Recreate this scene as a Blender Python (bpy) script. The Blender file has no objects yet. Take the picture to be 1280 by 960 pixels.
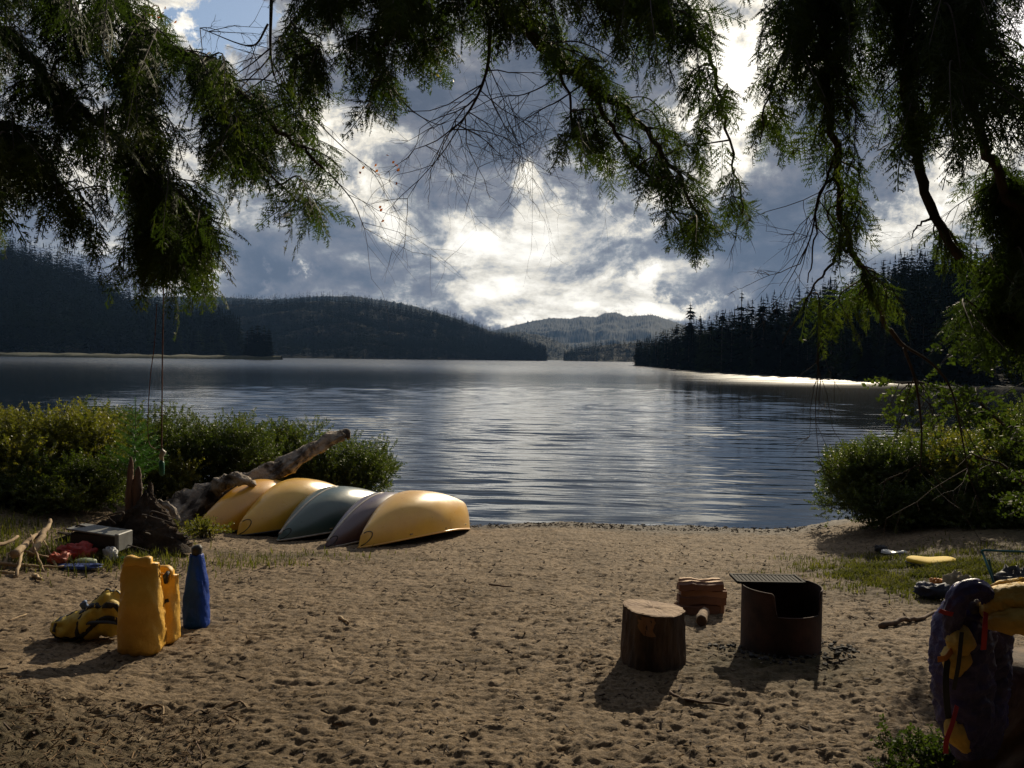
import bpy, math, random
import numpy as np
from mathutils import Vector, Matrix, Quaternion
HAZE = 0.000060
random.seed(7); rng = np.random.default_rng(7)
R = math.radians
sc = bpy.context.scene
COL = sc.collection

# ------------------------------------------------------------------ camera
F = 1107.0            # focal length in units of a 1280 px wide frame
CAM = Vector((0, 0, 2.2))
PITCH = math.atan((480 - 448) / F); ROLL = 0.014
cd = bpy.data.cameras.new('camera'); cam = bpy.data.objects.new('camera', cd); COL.objects.link(cam)
cd.sensor_width = 36; cd.lens = 36 * F / 1280; cd.clip_start = 0.05; cd.clip_end = 20000
fw = Vector((0, math.cos(PITCH), -math.sin(PITCH)))
rt0 = Vector((1, 0, 0)); up0 = rt0.cross(fw)
rt = math.cos(ROLL) * rt0 + math.sin(ROLL) * up0; up = rt.cross(fw)
M3 = Matrix((rt, up, -fw)).transposed()
cam.matrix_world = Matrix.Translation(CAM) @ M3.to_4x4()
sc.camera = cam

def ray(px, py):
    return (rt * ((px - 640) / F) - up * ((py - 480) / F) + fw)
def at(px, py, d):                       # world point seen at (px,py) with forward distance d along +Y
    r = ray(px, py)
    return CAM + r * (d / r.y)

# ------------------------------------------------------------------ sun, world
SUN_AZ, SUN_EL = R(21), R(27)
sdir = Vector((math.sin(SUN_AZ) * math.cos(SUN_EL), math.cos(SUN_AZ) * math.cos(SUN_EL), math.sin(SUN_EL)))
sl = bpy.data.lights.new('sun', 'SUN'); sl.energy = 5.0; sl.angle = R(0.6); sl.color = (1.0, .86, .64)
so = bpy.data.objects.new('sun', sl); COL.objects.link(so)
so.rotation_euler = sdir.to_track_quat('Z', 'Y').to_euler()

class N:                                  # tiny expression helper for node trees
    def __init__(s, nt): s.nt = nt
    def new(s, t, **kw):
        n = s.nt.nodes.new(t)
        for k, v in kw.items(): setattr(n, k, v)
        return n
    def put(s, sock, v):
        if isinstance(v, bpy.types.NodeSocket): s.nt.links.new(v, sock)
        elif v is not None: sock.default_value = v
    def m(s, op, a, b=None, c=None, clamp=False):
        n = s.new('ShaderNodeMath', operation=op, use_clamp=clamp)
        for i, v in enumerate((a, b, c)):
            if v is not None: s.put(n.inputs[i], v)
        return n.outputs[0]
    def add(s, a, b): return s.m('ADD', a, b)
    def mul(s, a, b): return s.m('MULTIPLY', a, b)
    def mix(s, f, a, b, mode='MIX'):
        n = s.new('ShaderNodeMix', data_type='RGBA', blend_type=mode)
        s.put(n.inputs[0], f)
        for sock, v in ((n.inputs[6], a), (n.inputs[7], b)):
            if isinstance(v, tuple): v = (*v, 1) if len(v) == 3 else v
            s.put(sock, v)
        return n.outputs[2]
    def noise(s, vec, scale, detail=6, rough=.55, out='Fac', lac=2.0, dist=0.0):
        n = s.new('ShaderNodeTexNoise'); s.put(n.inputs['Vector'], vec)
        n.inputs['Scale'].default_value = scale; n.inputs['Detail'].default_value = detail
        n.inputs['Roughness'].default_value = rough; n.inputs['Lacunarity'].default_value = lac
        n.inputs['Distortion'].default_value = dist
        return n.outputs[out]
    def ramp(s, f, stops, interp='LINEAR'):
        n = s.new('ShaderNodeValToRGB'); s.put(n.inputs[0], f); e = n.color_ramp; e.interpolation = interp
        while len(e.elements) < len(stops): e.elements.new(.5)
        for q, (p, c) in zip(e.elements, stops):
            q.position = p; q.color = (*c, 1) if len(c) == 3 else c
        return n.outputs[0]
    def maprange(s, v, a, b, c=0., d=1., smooth=False):
        n = s.new('ShaderNodeMapRange'); s.put(n.inputs[0], v)
        if smooth: n.interpolation_type = 'SMOOTHSTEP'
        for i, q in enumerate((a, b, c, d)): n.inputs[1 + i].default_value = q
        return n.outputs[0]
    def mapping(s, vec, scale=(1, 1, 1), rot=(0, 0, 0), loc=(0, 0, 0)):
        n = s.new('ShaderNodeMapping'); s.put(n.inputs[0], vec)
        n.inputs['Scale'].default_value = scale; n.inputs['Rotation'].default_value = rot; n.inputs['Location'].default_value = loc
        return n.outputs[0]

w = bpy.data.worlds.new('World'); sc.world = w; w.use_nodes = True
nt = w.node_tree; nt.nodes.clear(); n = N(nt)
tc = n.new('ShaderNodeTexCoord').outputs['Generated']
sep = n.new('ShaderNodeSeparateXYZ'); n.put(sep.inputs[0], tc); X, Y, Z = sep.outputs
az = n.m('ARCTAN2', X, Y); el = n.m('ARCSINE', Z)
zz = n.add(n.m('MAXIMUM', Z, 0.0), .26)
cmb = n.new('ShaderNodeCombineXYZ'); n.put(cmb.inputs[0], n.m('DIVIDE', X, zz)); n.put(cmb.inputs[1], n.m('DIVIDE', Y, zz))
P = cmb.outputs[0]                        # the direction projected on a cloud deck
n1 = n.noise(P, 2.6, 12, .62, dist=.25)
n2 = n.noise(n.mapping(P, loc=(7.3, 2.1, 0)), 3.4, 8, .62)
dome = n.noise(n.mapping(tc, (1, 1, 1.7)), 8.0, 12, .66, dist=.3)
wx = n.mul(n.add(n.noise(n.mapping(tc, loc=(3, 1, 0)), 9.0, 10, .68), -.5), .30)
wy = n.mul(n.add(n.noise(n.mapping(tc, loc=(0, 5, 2)), 11.0, 10, .68), -.5), .18)
A = n.add(az, wx); E = n.add(el, wy)
def blob(px, py, rx, ry, wgt):
    r = ray(px, py).normalized(); a0 = math.atan2(r.x, r.y); e0 = math.asin(r.z)
    dx = n.mul(n.add(A, -a0), F / rx); dy = n.mul(n.add(E, -e0), F / ry)
    q = n.add(n.mul(dx, dx), n.mul(dy, dy))
    return n.mul(n.m('EXPONENT', n.mul(q, -1.0)), wgt)
def total(lst):
    t = None
    for b in lst: t = blob(*b) if t is None else n.add(t, blob(*b))
    return t
BRIGHT = [(662, 224, 34, 24, .62), (705, 275, 65, 34, .85), (640, 300, 100, 36, .38), (560, 300, 60, 60, .3), (520, 265, 40, 50, .3), (500, 240, 30, 38, .42), (495, 292, 34, 16, .35),
          (690, 345, 150, 50, .62), (600, 390, 110, 28, .65), (650, 372, 130, 36, .35), (640, 395, 60, 14, .4), (840, 388, 90, 14, .35), (790, 378, 80, 22, .62), (880, 385, 60, 14, .4), (770, 262, 45, 22, .35),
          (890, 175, 50, 60, .95), (905, 40, 70, 90, 1.2), (1190, 225, 75, 40, .9), (1170, 290, 60, 25, .55), (1270, 90, 60, 60, .5),
          (372, 345, 9, 8, .6), (340, 363, 26, 7, .5), (440, 205, 30, 20, .35), (110, 200, 170, 90, .35), (60, 30, 120, 60, .45),
          (270, 60, 50, 40, .35), (420, 160, 40, 40, .45), (290, 373, 30, 6, .4)]
DARK = [(600, 190, 90, 60, .28), (700, 140, 110, 50, .28), (450, 345, 120, 34, .40), (880, 300, 140, 60, .46), (1010, 270, 90, 60, .4),
        (560, 330, 60, 24, .14), (640, 262, 50, 18, .2), (420, 290, 70, 30, .28), (1100, 250, 50, 60, .2)]
b = n.add(n.m('MINIMUM', total(BRIGHT), .80), n.mul(total(DARK), -.8))
b = n.add(b, n.mul(n.add(n1, -.5), 1.6)); b = n.add(b, n.mul(n.add(dome, -.5), 3.6)); b = n.add(b, n.mul(n.add(n2, -.5), .9))
dot = n.new('ShaderNodeVectorMath', operation='DOT_PRODUCT'); n.put(dot.inputs[0], tc); dot.inputs[1].default_value = sdir
front = n.maprange(dot.outputs['Value'], -.2, .95, -.22, .12)
b = n.add(n.add(b, front), .12)
b = n.add(n.mul(b, .60), .205)
ccol = n.ramp(b, [(0.0, (.088, .103, .138)), (.16, (.128, .142, .178)), (.36, (.205, .207, .232)), (.48, (.33, .335, .34)), (.57, (.58, .56, .52)), (.68, (.90, .83, .69)), (.95, (1.5, 1.42, 1.25))])
sky = n.new('ShaderNodeTexSky', sky_type='NISHITA', sun_disc=False, sun_elevation=SUN_EL, sun_rotation=SUN_AZ)
sky.altitude = 200
blue = total([(285, 40, 45, 40, 1.3), (1195, 262, 22, 14, .7), (1270, 30, 50, 40, .9), (130, 92, 25, 20, .8), (700, -500, 500, 300, .9), (-300, -200, 300, 200, .8), (1265, 80, 30, 60, .6)])
bmask = n.maprange(n.add(blue, n.mul(n.add(n1, -.5), 1.2)), .35, .75, 0., 1., True)
bg1 = n.new('ShaderNodeBackground'); n.put(bg1.inputs[0], ccol); bg1.inputs[1].default_value = 1.0
bg2 = n.new('ShaderNodeBackground'); n.put(bg2.inputs[0], sky.outputs[0]); bg2.inputs[1].default_value = .09
mx = n.new('ShaderNodeMixShader'); n.put(mx.inputs[0], bmask); n.put(mx.inputs[1], bg1.outputs[0]); n.put(mx.inputs[2], bg2.outputs[0])
wo = n.new('ShaderNodeOutputWorld'); n.put(wo.inputs[0], mx.outputs[0])
w.cycles.sampling_method = 'MANUAL'; w.cycles.sample_map_resolution = 1024

sc.view_settings.view_transform = 'Standard'; sc.view_settings.look = 'None'
sc.view_settings.exposure = 0.18; sc.view_settings.gamma = 1.0; sc.view_settings.use_curve_mapping = False
cy = sc.cycles
cy.use_denoising = True; cy.denoiser = 'OPENIMAGEDENOISE'
cy.max_bounces = 6; cy.diffuse_bounces = 2; cy.glossy_bounces = 3; cy.transmission_bounces = 3; cy.volume_bounces = 0; cy.transparent_max_bounces = 6
cy.sample_clamp_indirect = 4.0; cy.caustics_reflective = False; cy.caustics_refractive = False

# ------------------------------------------------------------------ helpers
def tag(o, label=None, cat=None, group=None, kind=None):
    if label: o['label'] = label
    if cat: o['category'] = cat
    if group: o['group'] = group
    if kind: o['kind'] = kind
    return o
def empty(name, loc=(0, 0, 0), label=None, cat=None, group=None, rz=0):
    o = bpy.data.objects.new(name, None); COL.objects.link(o); o.location = loc; o.rotation_euler = (0, 0, rz)
    o.empty_display_size = .1
    return tag(o, label, cat, group)
def mesh_np(name, V, faces_flat, loops, mats=None, smooth=False, midx=None):
    """V (n,3); faces_flat: flat vertex indices; loops: verts per face (int or array)"""
    me = bpy.data.meshes.new(name); V = np.asarray(V, np.float32)
    ff = np.asarray(faces_flat, np.int32).ravel()
    if np.isscalar(loops): lt = np.full(len(ff) // loops, loops, np.int32)
    else: lt = np.asarray(loops, np.int32)
    ls = np.concatenate([[0], np.cumsum(lt)[:-1]]).astype(np.int32)
    me.vertices.add(len(V)); me.vertices.foreach_set('co', V.ravel())
    me.loops.add(len(ff)); me.loops.foreach_set('vertex_index', ff)
    me.polygons.add(len(lt)); me.polygons.foreach_set('loop_start', ls); me.polygons.foreach_set('loop_total', lt)
    if mats:
        for m in (mats if isinstance(mats, (list, tuple)) else [mats]): me.materials.append(m)
    if midx is not None: me.polygons.foreach_set('material_index', np.asarray(midx, np.int32))
    me.polygons.foreach_set('use_smooth', np.full(len(lt), bool(smooth)))
    me.update(calc_edges=True)
    return me
def link(name, me, parent=None, loc=None):
    o = bpy.data.objects.new(name, me); COL.objects.link(o)
    if parent is not None: o.parent = parent
    if loc is not None: o.location = loc
    return o

class MB:
    """collects polygons into one mesh"""
    def __init__(s): s.v = []; s.f = []; s.mi = []
    def add(s, V, Fs, mi=0):
        k = len(s.v); s.v.extend(tuple(map(float, p)) for p in V)
        for f in Fs: s.f.append(tuple(i + k for i in f)); s.mi.append(mi)
    def box(s, c, size, rot=None, mi=0, bevel=0.0, jitter=0.0):
        hx, hy, hz = (q / 2 for q in size); V = []
        b_ = min(bevel, hx * .9, hy * .9, hz * .9)
        if b_ <= 0:
            V = [Vector((x, y, z)) for z in (-hz, hz) for y in (-hy, hy) for x in (-hx, hx)]
            Fs = [(0, 2, 3, 1), (4, 5, 7, 6), (0, 1, 5, 4), (2, 6, 7, 3), (0, 4, 6, 2), (1, 3, 7, 5)]
        else:
            def ringp(x0, y0, z): return [Vector(p) for p in ((-x0 + b_, -y0, z), (x0 - b_, -y0, z), (x0, -y0 + b_, z), (x0, y0 - b_, z), (x0 - b_, y0, z), (-x0 + b_, y0, z), (-x0, y0 - b_, z), (-x0, -y0 + b_, z))]
            V = ringp(hx - b_, hy - b_, -hz) + ringp(hx, hy, -hz + b_) + ringp(hx, hy, hz - b_) + ringp(hx - b_, hy - b_, hz)
            Fs = [tuple(range(7, -1, -1)), tuple(range(24, 32))]
            for r_ in range(3):
                for i in range(8):
                    j = (i + 1) % 8; Fs.append((r_ * 8 + i, r_ * 8 + j, r_ * 8 + 8 + j, r_ * 8 + 8 + i))
        if jitter: V = [v + Vector([random.uniform(-jitter, jitter) for _ in range(3)]) for v in V]
        if rot is not None: V = [rot @ v for v in V]
        V = [v + Vector(c) for v in V]; s.add(V, Fs, mi)
    def tube(s, pts, rad, n=8, mi=0, cap=True, rough=0.0, squash=1.0):
        pts = [Vector(p) for p in pts]; m = len(pts)
        if not hasattr(rad, '__len__'): rad = [rad] * m
        t = (pts[1] - pts[0]).normalized()
        a = t.orthogonal().normalized(); V = []
        for i, p in enumerate(pts):
            t2 = (pts[min(i + 1, m - 1)] - pts[max(i - 1, 0)])
            if t2.length < 1e-9: t2 = t
            t2.normalize(); q = t.rotation_difference(t2); a = q @ a; t = t2; b_ = t.cross(a)
            for k in range(n):
                an = 2 * math.pi * k / n; r_ = rad[i] * (1 + (random.uniform(-rough, rough) if rough else 0))
                V.append(p + a * (r_ * math.cos(an)) + b_ * (r_ * squash * math.sin(an)))
        Fs = [(i * n + k, i * n + (k + 1) % n, (i + 1) * n + (k + 1) % n, (i + 1) * n + k) for i in range(m - 1) for k in range(n)]
        if cap: Fs += [tuple(range(n - 1, -1, -1)), tuple(range((m - 1) * n, m * n))]
        s.add(V, Fs, mi)
    def loft(s, rings, mi=0, cap0=True, cap1=True, closed=True):
        n_ = len(rings[0]); V = [p for r_ in rings for p in r_]; Fs = []
        for i in range(len(rings) - 1):
            for k in range(n_ if closed else n_ - 1):
                k2 = (k + 1) % n_; Fs.append((i * n_ + k, i * n_ + k2, (i + 1) * n_ + k2, (i + 1) * n_ + k))
        if cap0: Fs.append(tuple(range(n_ - 1, -1, -1)))
        if cap1: Fs.append(tuple(range((len(rings) - 1) * n_, len(rings) * n_)))
        s.add(V, Fs, mi)
    def build(s, name, mats, parent=None, smooth=False, loc=None):
        flat = [i for f in s.f for i in f]; lt = [len(f) for f in s.f]
        me = mesh_np(name, s.v, flat, lt, mats, smooth, s.mi)
        return link(name, me, parent, loc)

def smooth_pts(pts, k=6):
    """Catmull-Rom through pts"""
    pts = [Vector(p) for p in pts]; q = [2 * pts[0] - pts[1]] + pts + [2 * pts[-1] - pts[-2]]; out = []
    for i in range(1, len(q) - 2):
        p0, p1, p2, p3 = q[i - 1:i + 3]
        for j in range(k):
            t = j / k
            out.append(.5 * ((2 * p1) + (p2 - p0) * t + (2 * p0 - 5 * p1 + 4 * p2 - p3) * t * t + (3 * p1 - p0 - 3 * p2 + p3) * t ** 3))
    out.append(pts[-1]); return out
def lerp_list(a, m):
    xs = np.linspace(0, len(a) - 1, m); return list(np.interp(xs, range(len(a)), a))

# value-gradient noise in numpy
_perm = rng.permutation(512); _perm = np.concatenate([_perm, _perm, _perm]); _gr = rng.uniform(0, 2 * np.pi, 512)
def perlin(x, y):
    xi = np.floor(x).astype(int); yi = np.floor(y).astype(int); xf = x - xi; yf = y - yi
    def g(ix, iy, fx, fy):
        a = _gr[_perm[(_perm[ix & 511] + iy) & 511] & 511]; return np.cos(a) * fx + np.sin(a) * fy
    u = xf * xf * xf * (xf * (xf * 6 - 15) + 10); v = yf * yf * yf * (yf * (yf * 6 - 15) + 10)
    a = g(xi, yi, xf, yf); b_ = g(xi + 1, yi, xf - 1, yf); c = g(xi, yi + 1, xf, yf - 1); d = g(xi + 1, yi + 1, xf - 1, yf - 1)
    return (a * (1 - u) + b_ * u) * (1 - v) + (c * (1 - u) + d * u) * v
def fbm(x, y, o=4, gain=.5):
    t = 0; a = 1
    for k in range(o): t = t + a * perlin(x * 2 ** k + 17.3 * k, y * 2 ** k - 9.1 * k); a *= gain
    return t
def sstep(a, b_, x):
    t = np.clip((x - a) / (b_ - a), 0, 1); return t * t * (3 - 2 * t)

# ------------------------------------------------------------------ materials
def principled(name):
    m = bpy.data.materials.new(name); m.use_nodes = True; nt_ = m.node_tree; b_ = nt_.nodes['Principled BSDF']
    return m, N(nt_), b_
def mat(name, c1, c2=None, scale=8, rough=.7, metal=0, bump=0, bscale=None, coord='Object', stretch=(1, 1, 1), detail=5, lo=.35, hi=.65, spec=.5, coat=0, sheen=0):
    m, k, b_ = principled(name); c2 = c2 or tuple(q * .7 for q in c1)
    t = k.new('ShaderNodeTexCoord').outputs[coord]; tv = k.mapping(t, stretch)
    f = k.noise(tv, scale, detail, .6)
    k.put(b_.inputs['Base Color'], k.ramp(f, [(lo, c2), (hi, c1)]))
    b_.inputs['Roughness'].default_value = rough; b_.inputs['Metallic'].default_value = metal
    b_.inputs['Specular IOR Level'].default_value = spec; b_.inputs['Coat Weight'].default_value = coat
    if sheen: b_.inputs['Sheen Weight'].default_value = sheen
    if bump:
        bn = k.new('ShaderNodeBump'); bn.inputs['Strength'].default_value = 1; bn.inputs['Distance'].default_value = bump
        k.put(bn.inputs['Height'], k.noise(tv, bscale or scale * 3, 6, .65)); k.put(b_.inputs['Normal'], bn.outputs[0])
    return m
def leaf_mat(name, c1, c2, c3, scale=3, trans=.45, rough=.5, coord='Object', spec=.35):
    m = bpy.data.materials.new(name); m.use_nodes = True; nt_ = m.node_tree; k = N(nt_); b_ = nt_.nodes['Principled BSDF']
    t = k.new('ShaderNodeTexCoord').outputs[coord]
    f = k.noise(t, scale, 4, .7); g = k.noise(t, scale * 14, 2, .6)
    f = k.add(k.mul(f, .6), k.mul(g, .4))
    col = k.ramp(f, [(.32, c1), (.5, c2), (.68, c3)])
    k.put(b_.inputs['Base Color'], col); b_.inputs['Roughness'].default_value = rough; b_.inputs['Specular IOR Level'].default_value = spec
    tr = k.new('ShaderNodeBsdfTranslucent'); k.put(tr.inputs[0], k.mix(1.0, col, (1.5, 1.7, .7), 'MULTIPLY'))
    mx_ = k.new('ShaderNodeMixShader'); mx_.inputs[0].default_value = trans
    k.put(mx_.inputs[1], b_.outputs[0]); k.put(mx_.inputs[2], tr.outputs[0])
    k.put(nt_.nodes['Material Output'].inputs[0], mx_.outputs[0]); return m
# ------------------------------------------------------------------ terrain
WATER = -0.70
def shore_shift(x):
    return 3.6 * sstep(-2.8, -6.5, x) + 1.0 * sstep(3.8, 7.5, x) + .22 * np.sin(x * .9 + .5) + .1 * np.sin(x * 2.3)
def base_z(x, y):
    x = np.asarray(x, float); y = np.asarray(y, float); d = y - shore_shift(x) * sstep(5, 12, y)
    z = np.where(d < 6, 0.0, -.70 * (np.clip(d - 6, 0, None) / 9.5) ** 1.3)
    z = np.where(d > 15.5, -.70 - .13 * (d - 15.5), z); z = np.maximum(z, -4.5)
    z = z + .45 * sstep(3.2, -.5, y) + .32 * sstep(-1.9, -3.6, x) * sstep(6.3, 5.0, y)
    z = z + .35 * sstep(-4.9, -7.5, x) * sstep(7, 10, y) * sstep(19, 16, y) + .22 * sstep(4.4, 7.0, x) * sstep(7, 9, y) * sstep(16.5, 14, y)
    z = z + 3.0 * sstep(-12, -40, x) * sstep(30, 10, y) + 3.0 * sstep(12, 40, x) * sstep(30, 10, y) + 4 * sstep(-3, -40, y)
    return z + .035 * perlin(x * .55 + 3, y * .55)
def gz(x, y): return float(base_z(np.array([x]), np.array([y]))[0])
def gp(px, py):                           # ground point seen at a photo pixel
    r = ray(px, py); r = r / r.y; y = 2.0
    while y < 40:
        p = CAM + r * y
        if p.z <= gz(p.x, p.y): return Vector((p.x, p.y, gz(p.x, p.y)))
        y += .01
    return CAM + r * 40
def grass_mask(x, y):
    a = np.exp(-(((x - 5.0) / 1.6) ** 2 + ((y - 10.1) / 1.75) ** 2) ** 1.3)
    b_ = np.exp(-(((x + 2.7) / 1.3) ** 2 + ((y - 11.1) / .45) ** 2))
    c = np.exp(-(((x - 2.55) / .55) ** 2 + ((y - 4.55) / .45) ** 2))
    e = np.exp(-(((x + 5.6) / 1.2) ** 2 + ((y - 9.9) / .8) ** 2))
    return np.clip(np.maximum.reduce([a * 1.1, .55 * b_, c, .5 * e]) + .35 * perlin(x * 1.6, y * 1.6) - .12, 0, 1)

def axis_pts(segs):
    out = [segs[0][0]]
    for a, b_, s0, s1 in segs:
        x = a; L = b_ - a
        while x < b_ - 1e-6:
            t = (x - a) / L; x = min(b_, x + s0 * (s1 / s0) ** t); out.append(x)
        if b_ - out[-2] < s1 * .3 and len(out) > 2: out.pop(-2)
    return np.array(out)
xs_half = axis_pts([(0, 5.5, .019, .024), (5.5, 9, .024, .08), (9, 60, .1, 8), (60, 4000, 12, 700)])
xs = np.concatenate([-xs_half[:0:-1], xs_half])
ys_b = -axis_pts([(0, 60, .3, 10), (60, 1500, 15, 400)])[:0:-1]
ys = np.concatenate([ys_b, axis_pts([(0, 3.2, .2, .05), (3.2, 6, .0085, .014), (6, 15.8, .014, .036), (15.8, 24, .05, .6), (24, 7000, 1, 900)])])
GX, GY = np.meshgrid(xs, ys)
GZ = base_z(GX, GY)
# sand relief: fractal lumps, then footprints pressed in
m1 = (np.abs(GX) < 9.5) & (GY > 2) & (GY < 20)
x = GX[m1]; y = GY[m1]
dry = sstep(15.6, 15.0, y - shore_shift(x)); fore = .78 + .06 * sstep(10, 4.5, y)
wx_ = x + .10 * perlin(x * 2, y * 2); wy_ = y + .10 * perlin(x * 2 + 9, y * 2)
h = .016 * perlin(wx_ * 2.4, wy_ * 3.2) - .010 * np.abs(perlin(wx_ * 4.1 + 5, wy_ * 6.2)) * 1.2 + .013 * perlin(wx_ * 8.5, wy_ * 13) \
    - .022 * np.clip(perlin(wx_ * 7.0 + 40, wy_ * 11.5) - .1, 0, 1) + (.012 + .010 * np.clip(perlin(x * .8, y * .8 + 7), -.6, 1)) * perlin(wx_ * 17, wy_ * 29) + .011 * perlin(x * 33, y * 56) + .005 * perlin(x * 80, y * 90)
h = h * fore * (.5 + .5 * dry)
GZ[m1] += h * 1.5
def dimple(cx, cy_, rx, ry, ang, dep):
    i0, i1 = np.searchsorted(ys, [cy_ - .35, cy_ + .35]); j0, j1 = np.searchsorted(xs, [cx - .35, cx + .35])
    if i1 <= i0 or j1 <= j0: return
    X_ = xs[j0:j1][None, :] - cx; Y_ = ys[i0:i1][:, None] - cy_
    u = (X_ * math.cos(ang) + Y_ * math.sin(ang)) / rx; v = (-X_ * math.sin(ang) + Y_ * math.cos(ang)) / ry
    q = np.sqrt(u * u + v * v); GZ[i0:i1, j0:j1] += -dep * np.exp(-(q ** 2.6)) + dep * .42 * np.exp(-((q - 1.35) / .32) ** 2)
for _ in range(1000):
    cy_ = 3.6 + 11.2 * random.random() ** 1.5; cx = random.uniform(-.62, .62) * cy_
    a = random.gauss(math.pi / 2, .8); s_ = random.uniform(.55, 1.0)
    k_ = max(.35, 1 - (cy_ - 4) / 14)
    dimple(cx, cy_, .105 * s_, .052 * s_, a, random.uniform(.005, .021) * k_ * random.choice((.4, 1, 1)))
    if random.random() < .5: dimple(cx + .10 * math.cos(a), cy_ + .10 * math.sin(a), .045 * s_, .04 * s_, a, random.uniform(.012, .022) * k_)
nx, ny = len(xs), len(ys)
idx = np.arange(nx * ny).reshape(ny, nx)
quads = np.stack([idx[:-1, :-1], idx[:-1, 1:], idx[1:, 1:], idx[1:, :-1]], -1).reshape(-1, 4)
V = np.stack([GX, GY, GZ], -1).reshape(-1, 3)
gm, k, b_ = principled('sand'); t = k.new('ShaderNodeTexCoord').outputs['Object']
c = k.ramp(k.noise(t, 1.3, 6, .65), [(.3, (.165, .118, .070)), (.7, (.285, .208, .130))])
c = k.mix(k.maprange(k.noise(t, 26, 5, .7), .47, .66), c, (.045, .030, .018))          # bark crumbs and needles
c = k.mix(k.maprange(k.noise(t, 60, 4, .7), .60, .70), c, (.30, .24, .17))
c = k.mix(k.maprange(k.noise(k.mapping(t, (1, 1.6, 1)), 4.2, 6, .7), .52, .66, 0, .6), c, (.055, .038, .024))
gs = k.new('ShaderNodeSeparateXYZ'); k.put(gs.inputs[0], t)
wet = k.maprange(k.add(gs.outputs[2], k.mul(k.noise(t, 3, 4), .05)), -.60, -.53, 1, 0)
c = k.mix(k.mul(wet, .85), c, (.05, .038, .026))
at_ = k.new('ShaderNodeAttribute', attribute_name='soil')
c = k.mix(k.mul(at_.outputs['Fac'], 1.0), c, k.ramp(k.noise(t, 14, 6, .7), [(.35, (.030, .024, .012)), (.7, (.085, .068, .030))]))
k.put(b_.inputs['Base Color'], c); b_.inputs['Specular IOR Level'].default_value = .25
k.put(b_.inputs['Roughness'], k.maprange(wet, 0, 1, .9, .82))
bn = k.new('ShaderNodeBump'); bn.inputs['Distance'].default_value = .012; k.put(bn.inputs['Height'], k.noise(t, 55, 7, .72)); k.put(b_.inputs['Normal'], bn.outputs[0])
me = mesh_np('ground', V, quads, 4, gm, True)
att = me.attributes.new('soil', 'FLOAT', 'POINT')
soil = np.zeros(GX.size); gxr, gyr = GX.ravel(), GY.ravel()
ashes = np.exp(-(((gxr - 1.98) / .75) ** 2 + ((gyr - 6.45) / .55) ** 2) ** 1.5) * (.8 + .5 * perlin(gxr * 6, gyr * 6))
leafl = ashes + np.exp(-(((gxr + 2.9) / 1.3) ** 2 + ((gyr - 4.6) / .7) ** 2)) * .8
soil = np.clip(grass_mask(gxr, gyr) * 1.3 + sstep(-5.2, -6.6, gxr + .25 * (gyr - 9)) + sstep(5.8, 7.0, gxr) * sstep(10, 11, gyr) + leafl + sstep(2.8, 1.8, gyr), 0, 1)
att.data.foreach_set('value', soil.astype(np.float32))
tag(link('ground', me), kind='structure', label='sandy lake beach of brown footprinted sand with scattered bark bits')

# ------------------------------------------------------------------ water
wm, k, b_ = principled('lake_water'); t = k.new('ShaderNodeTexCoord').outputs['Object']
b_.inputs['Base Color'].default_value = (.006, .012, .018, 1); b_.inputs['IOR'].default_value = 1.333
s3 = k.new('ShaderNodeSeparateXYZ'); k.put(s3.inputs[0], t)
sx_, sy_ = s3.outputs[0], s3.outputs[1]
ruff = k.maprange(sy_, 30, 420, .05, .26, True)                 # wind-ruffled open water: wavelets too fine to model
zone = k.mul(k.mul(k.maprange(sy_, 98, 150, 0, 1, True), k.maprange(k.noise(k.mapping(t, (.05, .25, 1)), 1.0, 5, .7), .42, .56, .1, 1)), k.maprange(k.add(sx_, k.mul(sy_, -.18)), -6, 14, 0, 1, True))
k.put(b_.inputs['Roughness'], k.add(ruff, k.mul(zone, .27)))
wv = k.noise(k.mapping(t, (.30, 1.0, 1)), 2.2, 4, .55, dist=.6)
wv2 = k.noise(k.mapping(t, (.10, .35, 1), rot=(0, 0, .25)), 1.0, 5, .6, dist=.5)
wv3 = k.noise(k.mapping(t, (.22, .75, 1), rot=(0, 0, -.3)), 8.0, 3, .5)
calm = k.maprange(k.noise(k.mapping(t, (.010, .035, 1)), 1.0, 4, .6), .38, .62, .45, 1.0)
hgt = k.add(k.add(k.mul(wv, .045), k.mul(wv2, .10)), k.mul(wv3, .006))
bn = k.new('ShaderNodeBump'); bn.inputs['Distance'].default_value = 1.0
k.put(bn.inputs['Strength'], k.mul(calm, .22)); k.put(bn.inputs['Height'], hgt); k.put(b_.inputs['Normal'], bn.outputs[0])
wx_s = axis_pts([(0, 14, .16, .2), (14, 60, .4, 3), (60, 4000, 5, 600)]); wx_s = np.concatenate([-wx_s[:0:-1], wx_s])
wy_s = axis_pts([(14.6, 20, .035, .05), (20, 40, .05, .12), (40, 90, .13, .5), (90, 7000, 1, 900)])
WX, WY = np.meshgrid(wx_s, wy_s)
hz = np.zeros_like(WX)
for _ in range(46):
    lam = math.exp(random.uniform(math.log(.22), math.log(2.2))); th = random.gauss(.06, .22)
    amp = .0052 * lam ** .9 * random.uniform(.4, 1)
    cutoff = sstep(lam * 420 ** 1 + 8, lam * 60 + 12, WY) if lam < 1 else 1.0
    hz += amp * cutoff * np.sin((WX * math.sin(th) + WY * math.cos(th)) * 2 * math.pi / lam + random.uniform(0, 6.28) + .9 * perlin(WX * .25, WY * .25 + _))
hz *= (.55 + .9 * np.clip(perlin(WX * .07 + 4, WY * .10) + .35, 0, 1)) * sstep(160, 70, WY) * sstep(40, 14, np.abs(WX))
hz *= .52 * (.45 + .55 * sstep(15.2, 18, WY))
WZ = WATER + hz
nx, ny = len(wx_s), len(wy_s); idx = np.arange(nx * ny).reshape(ny, nx)
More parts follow.
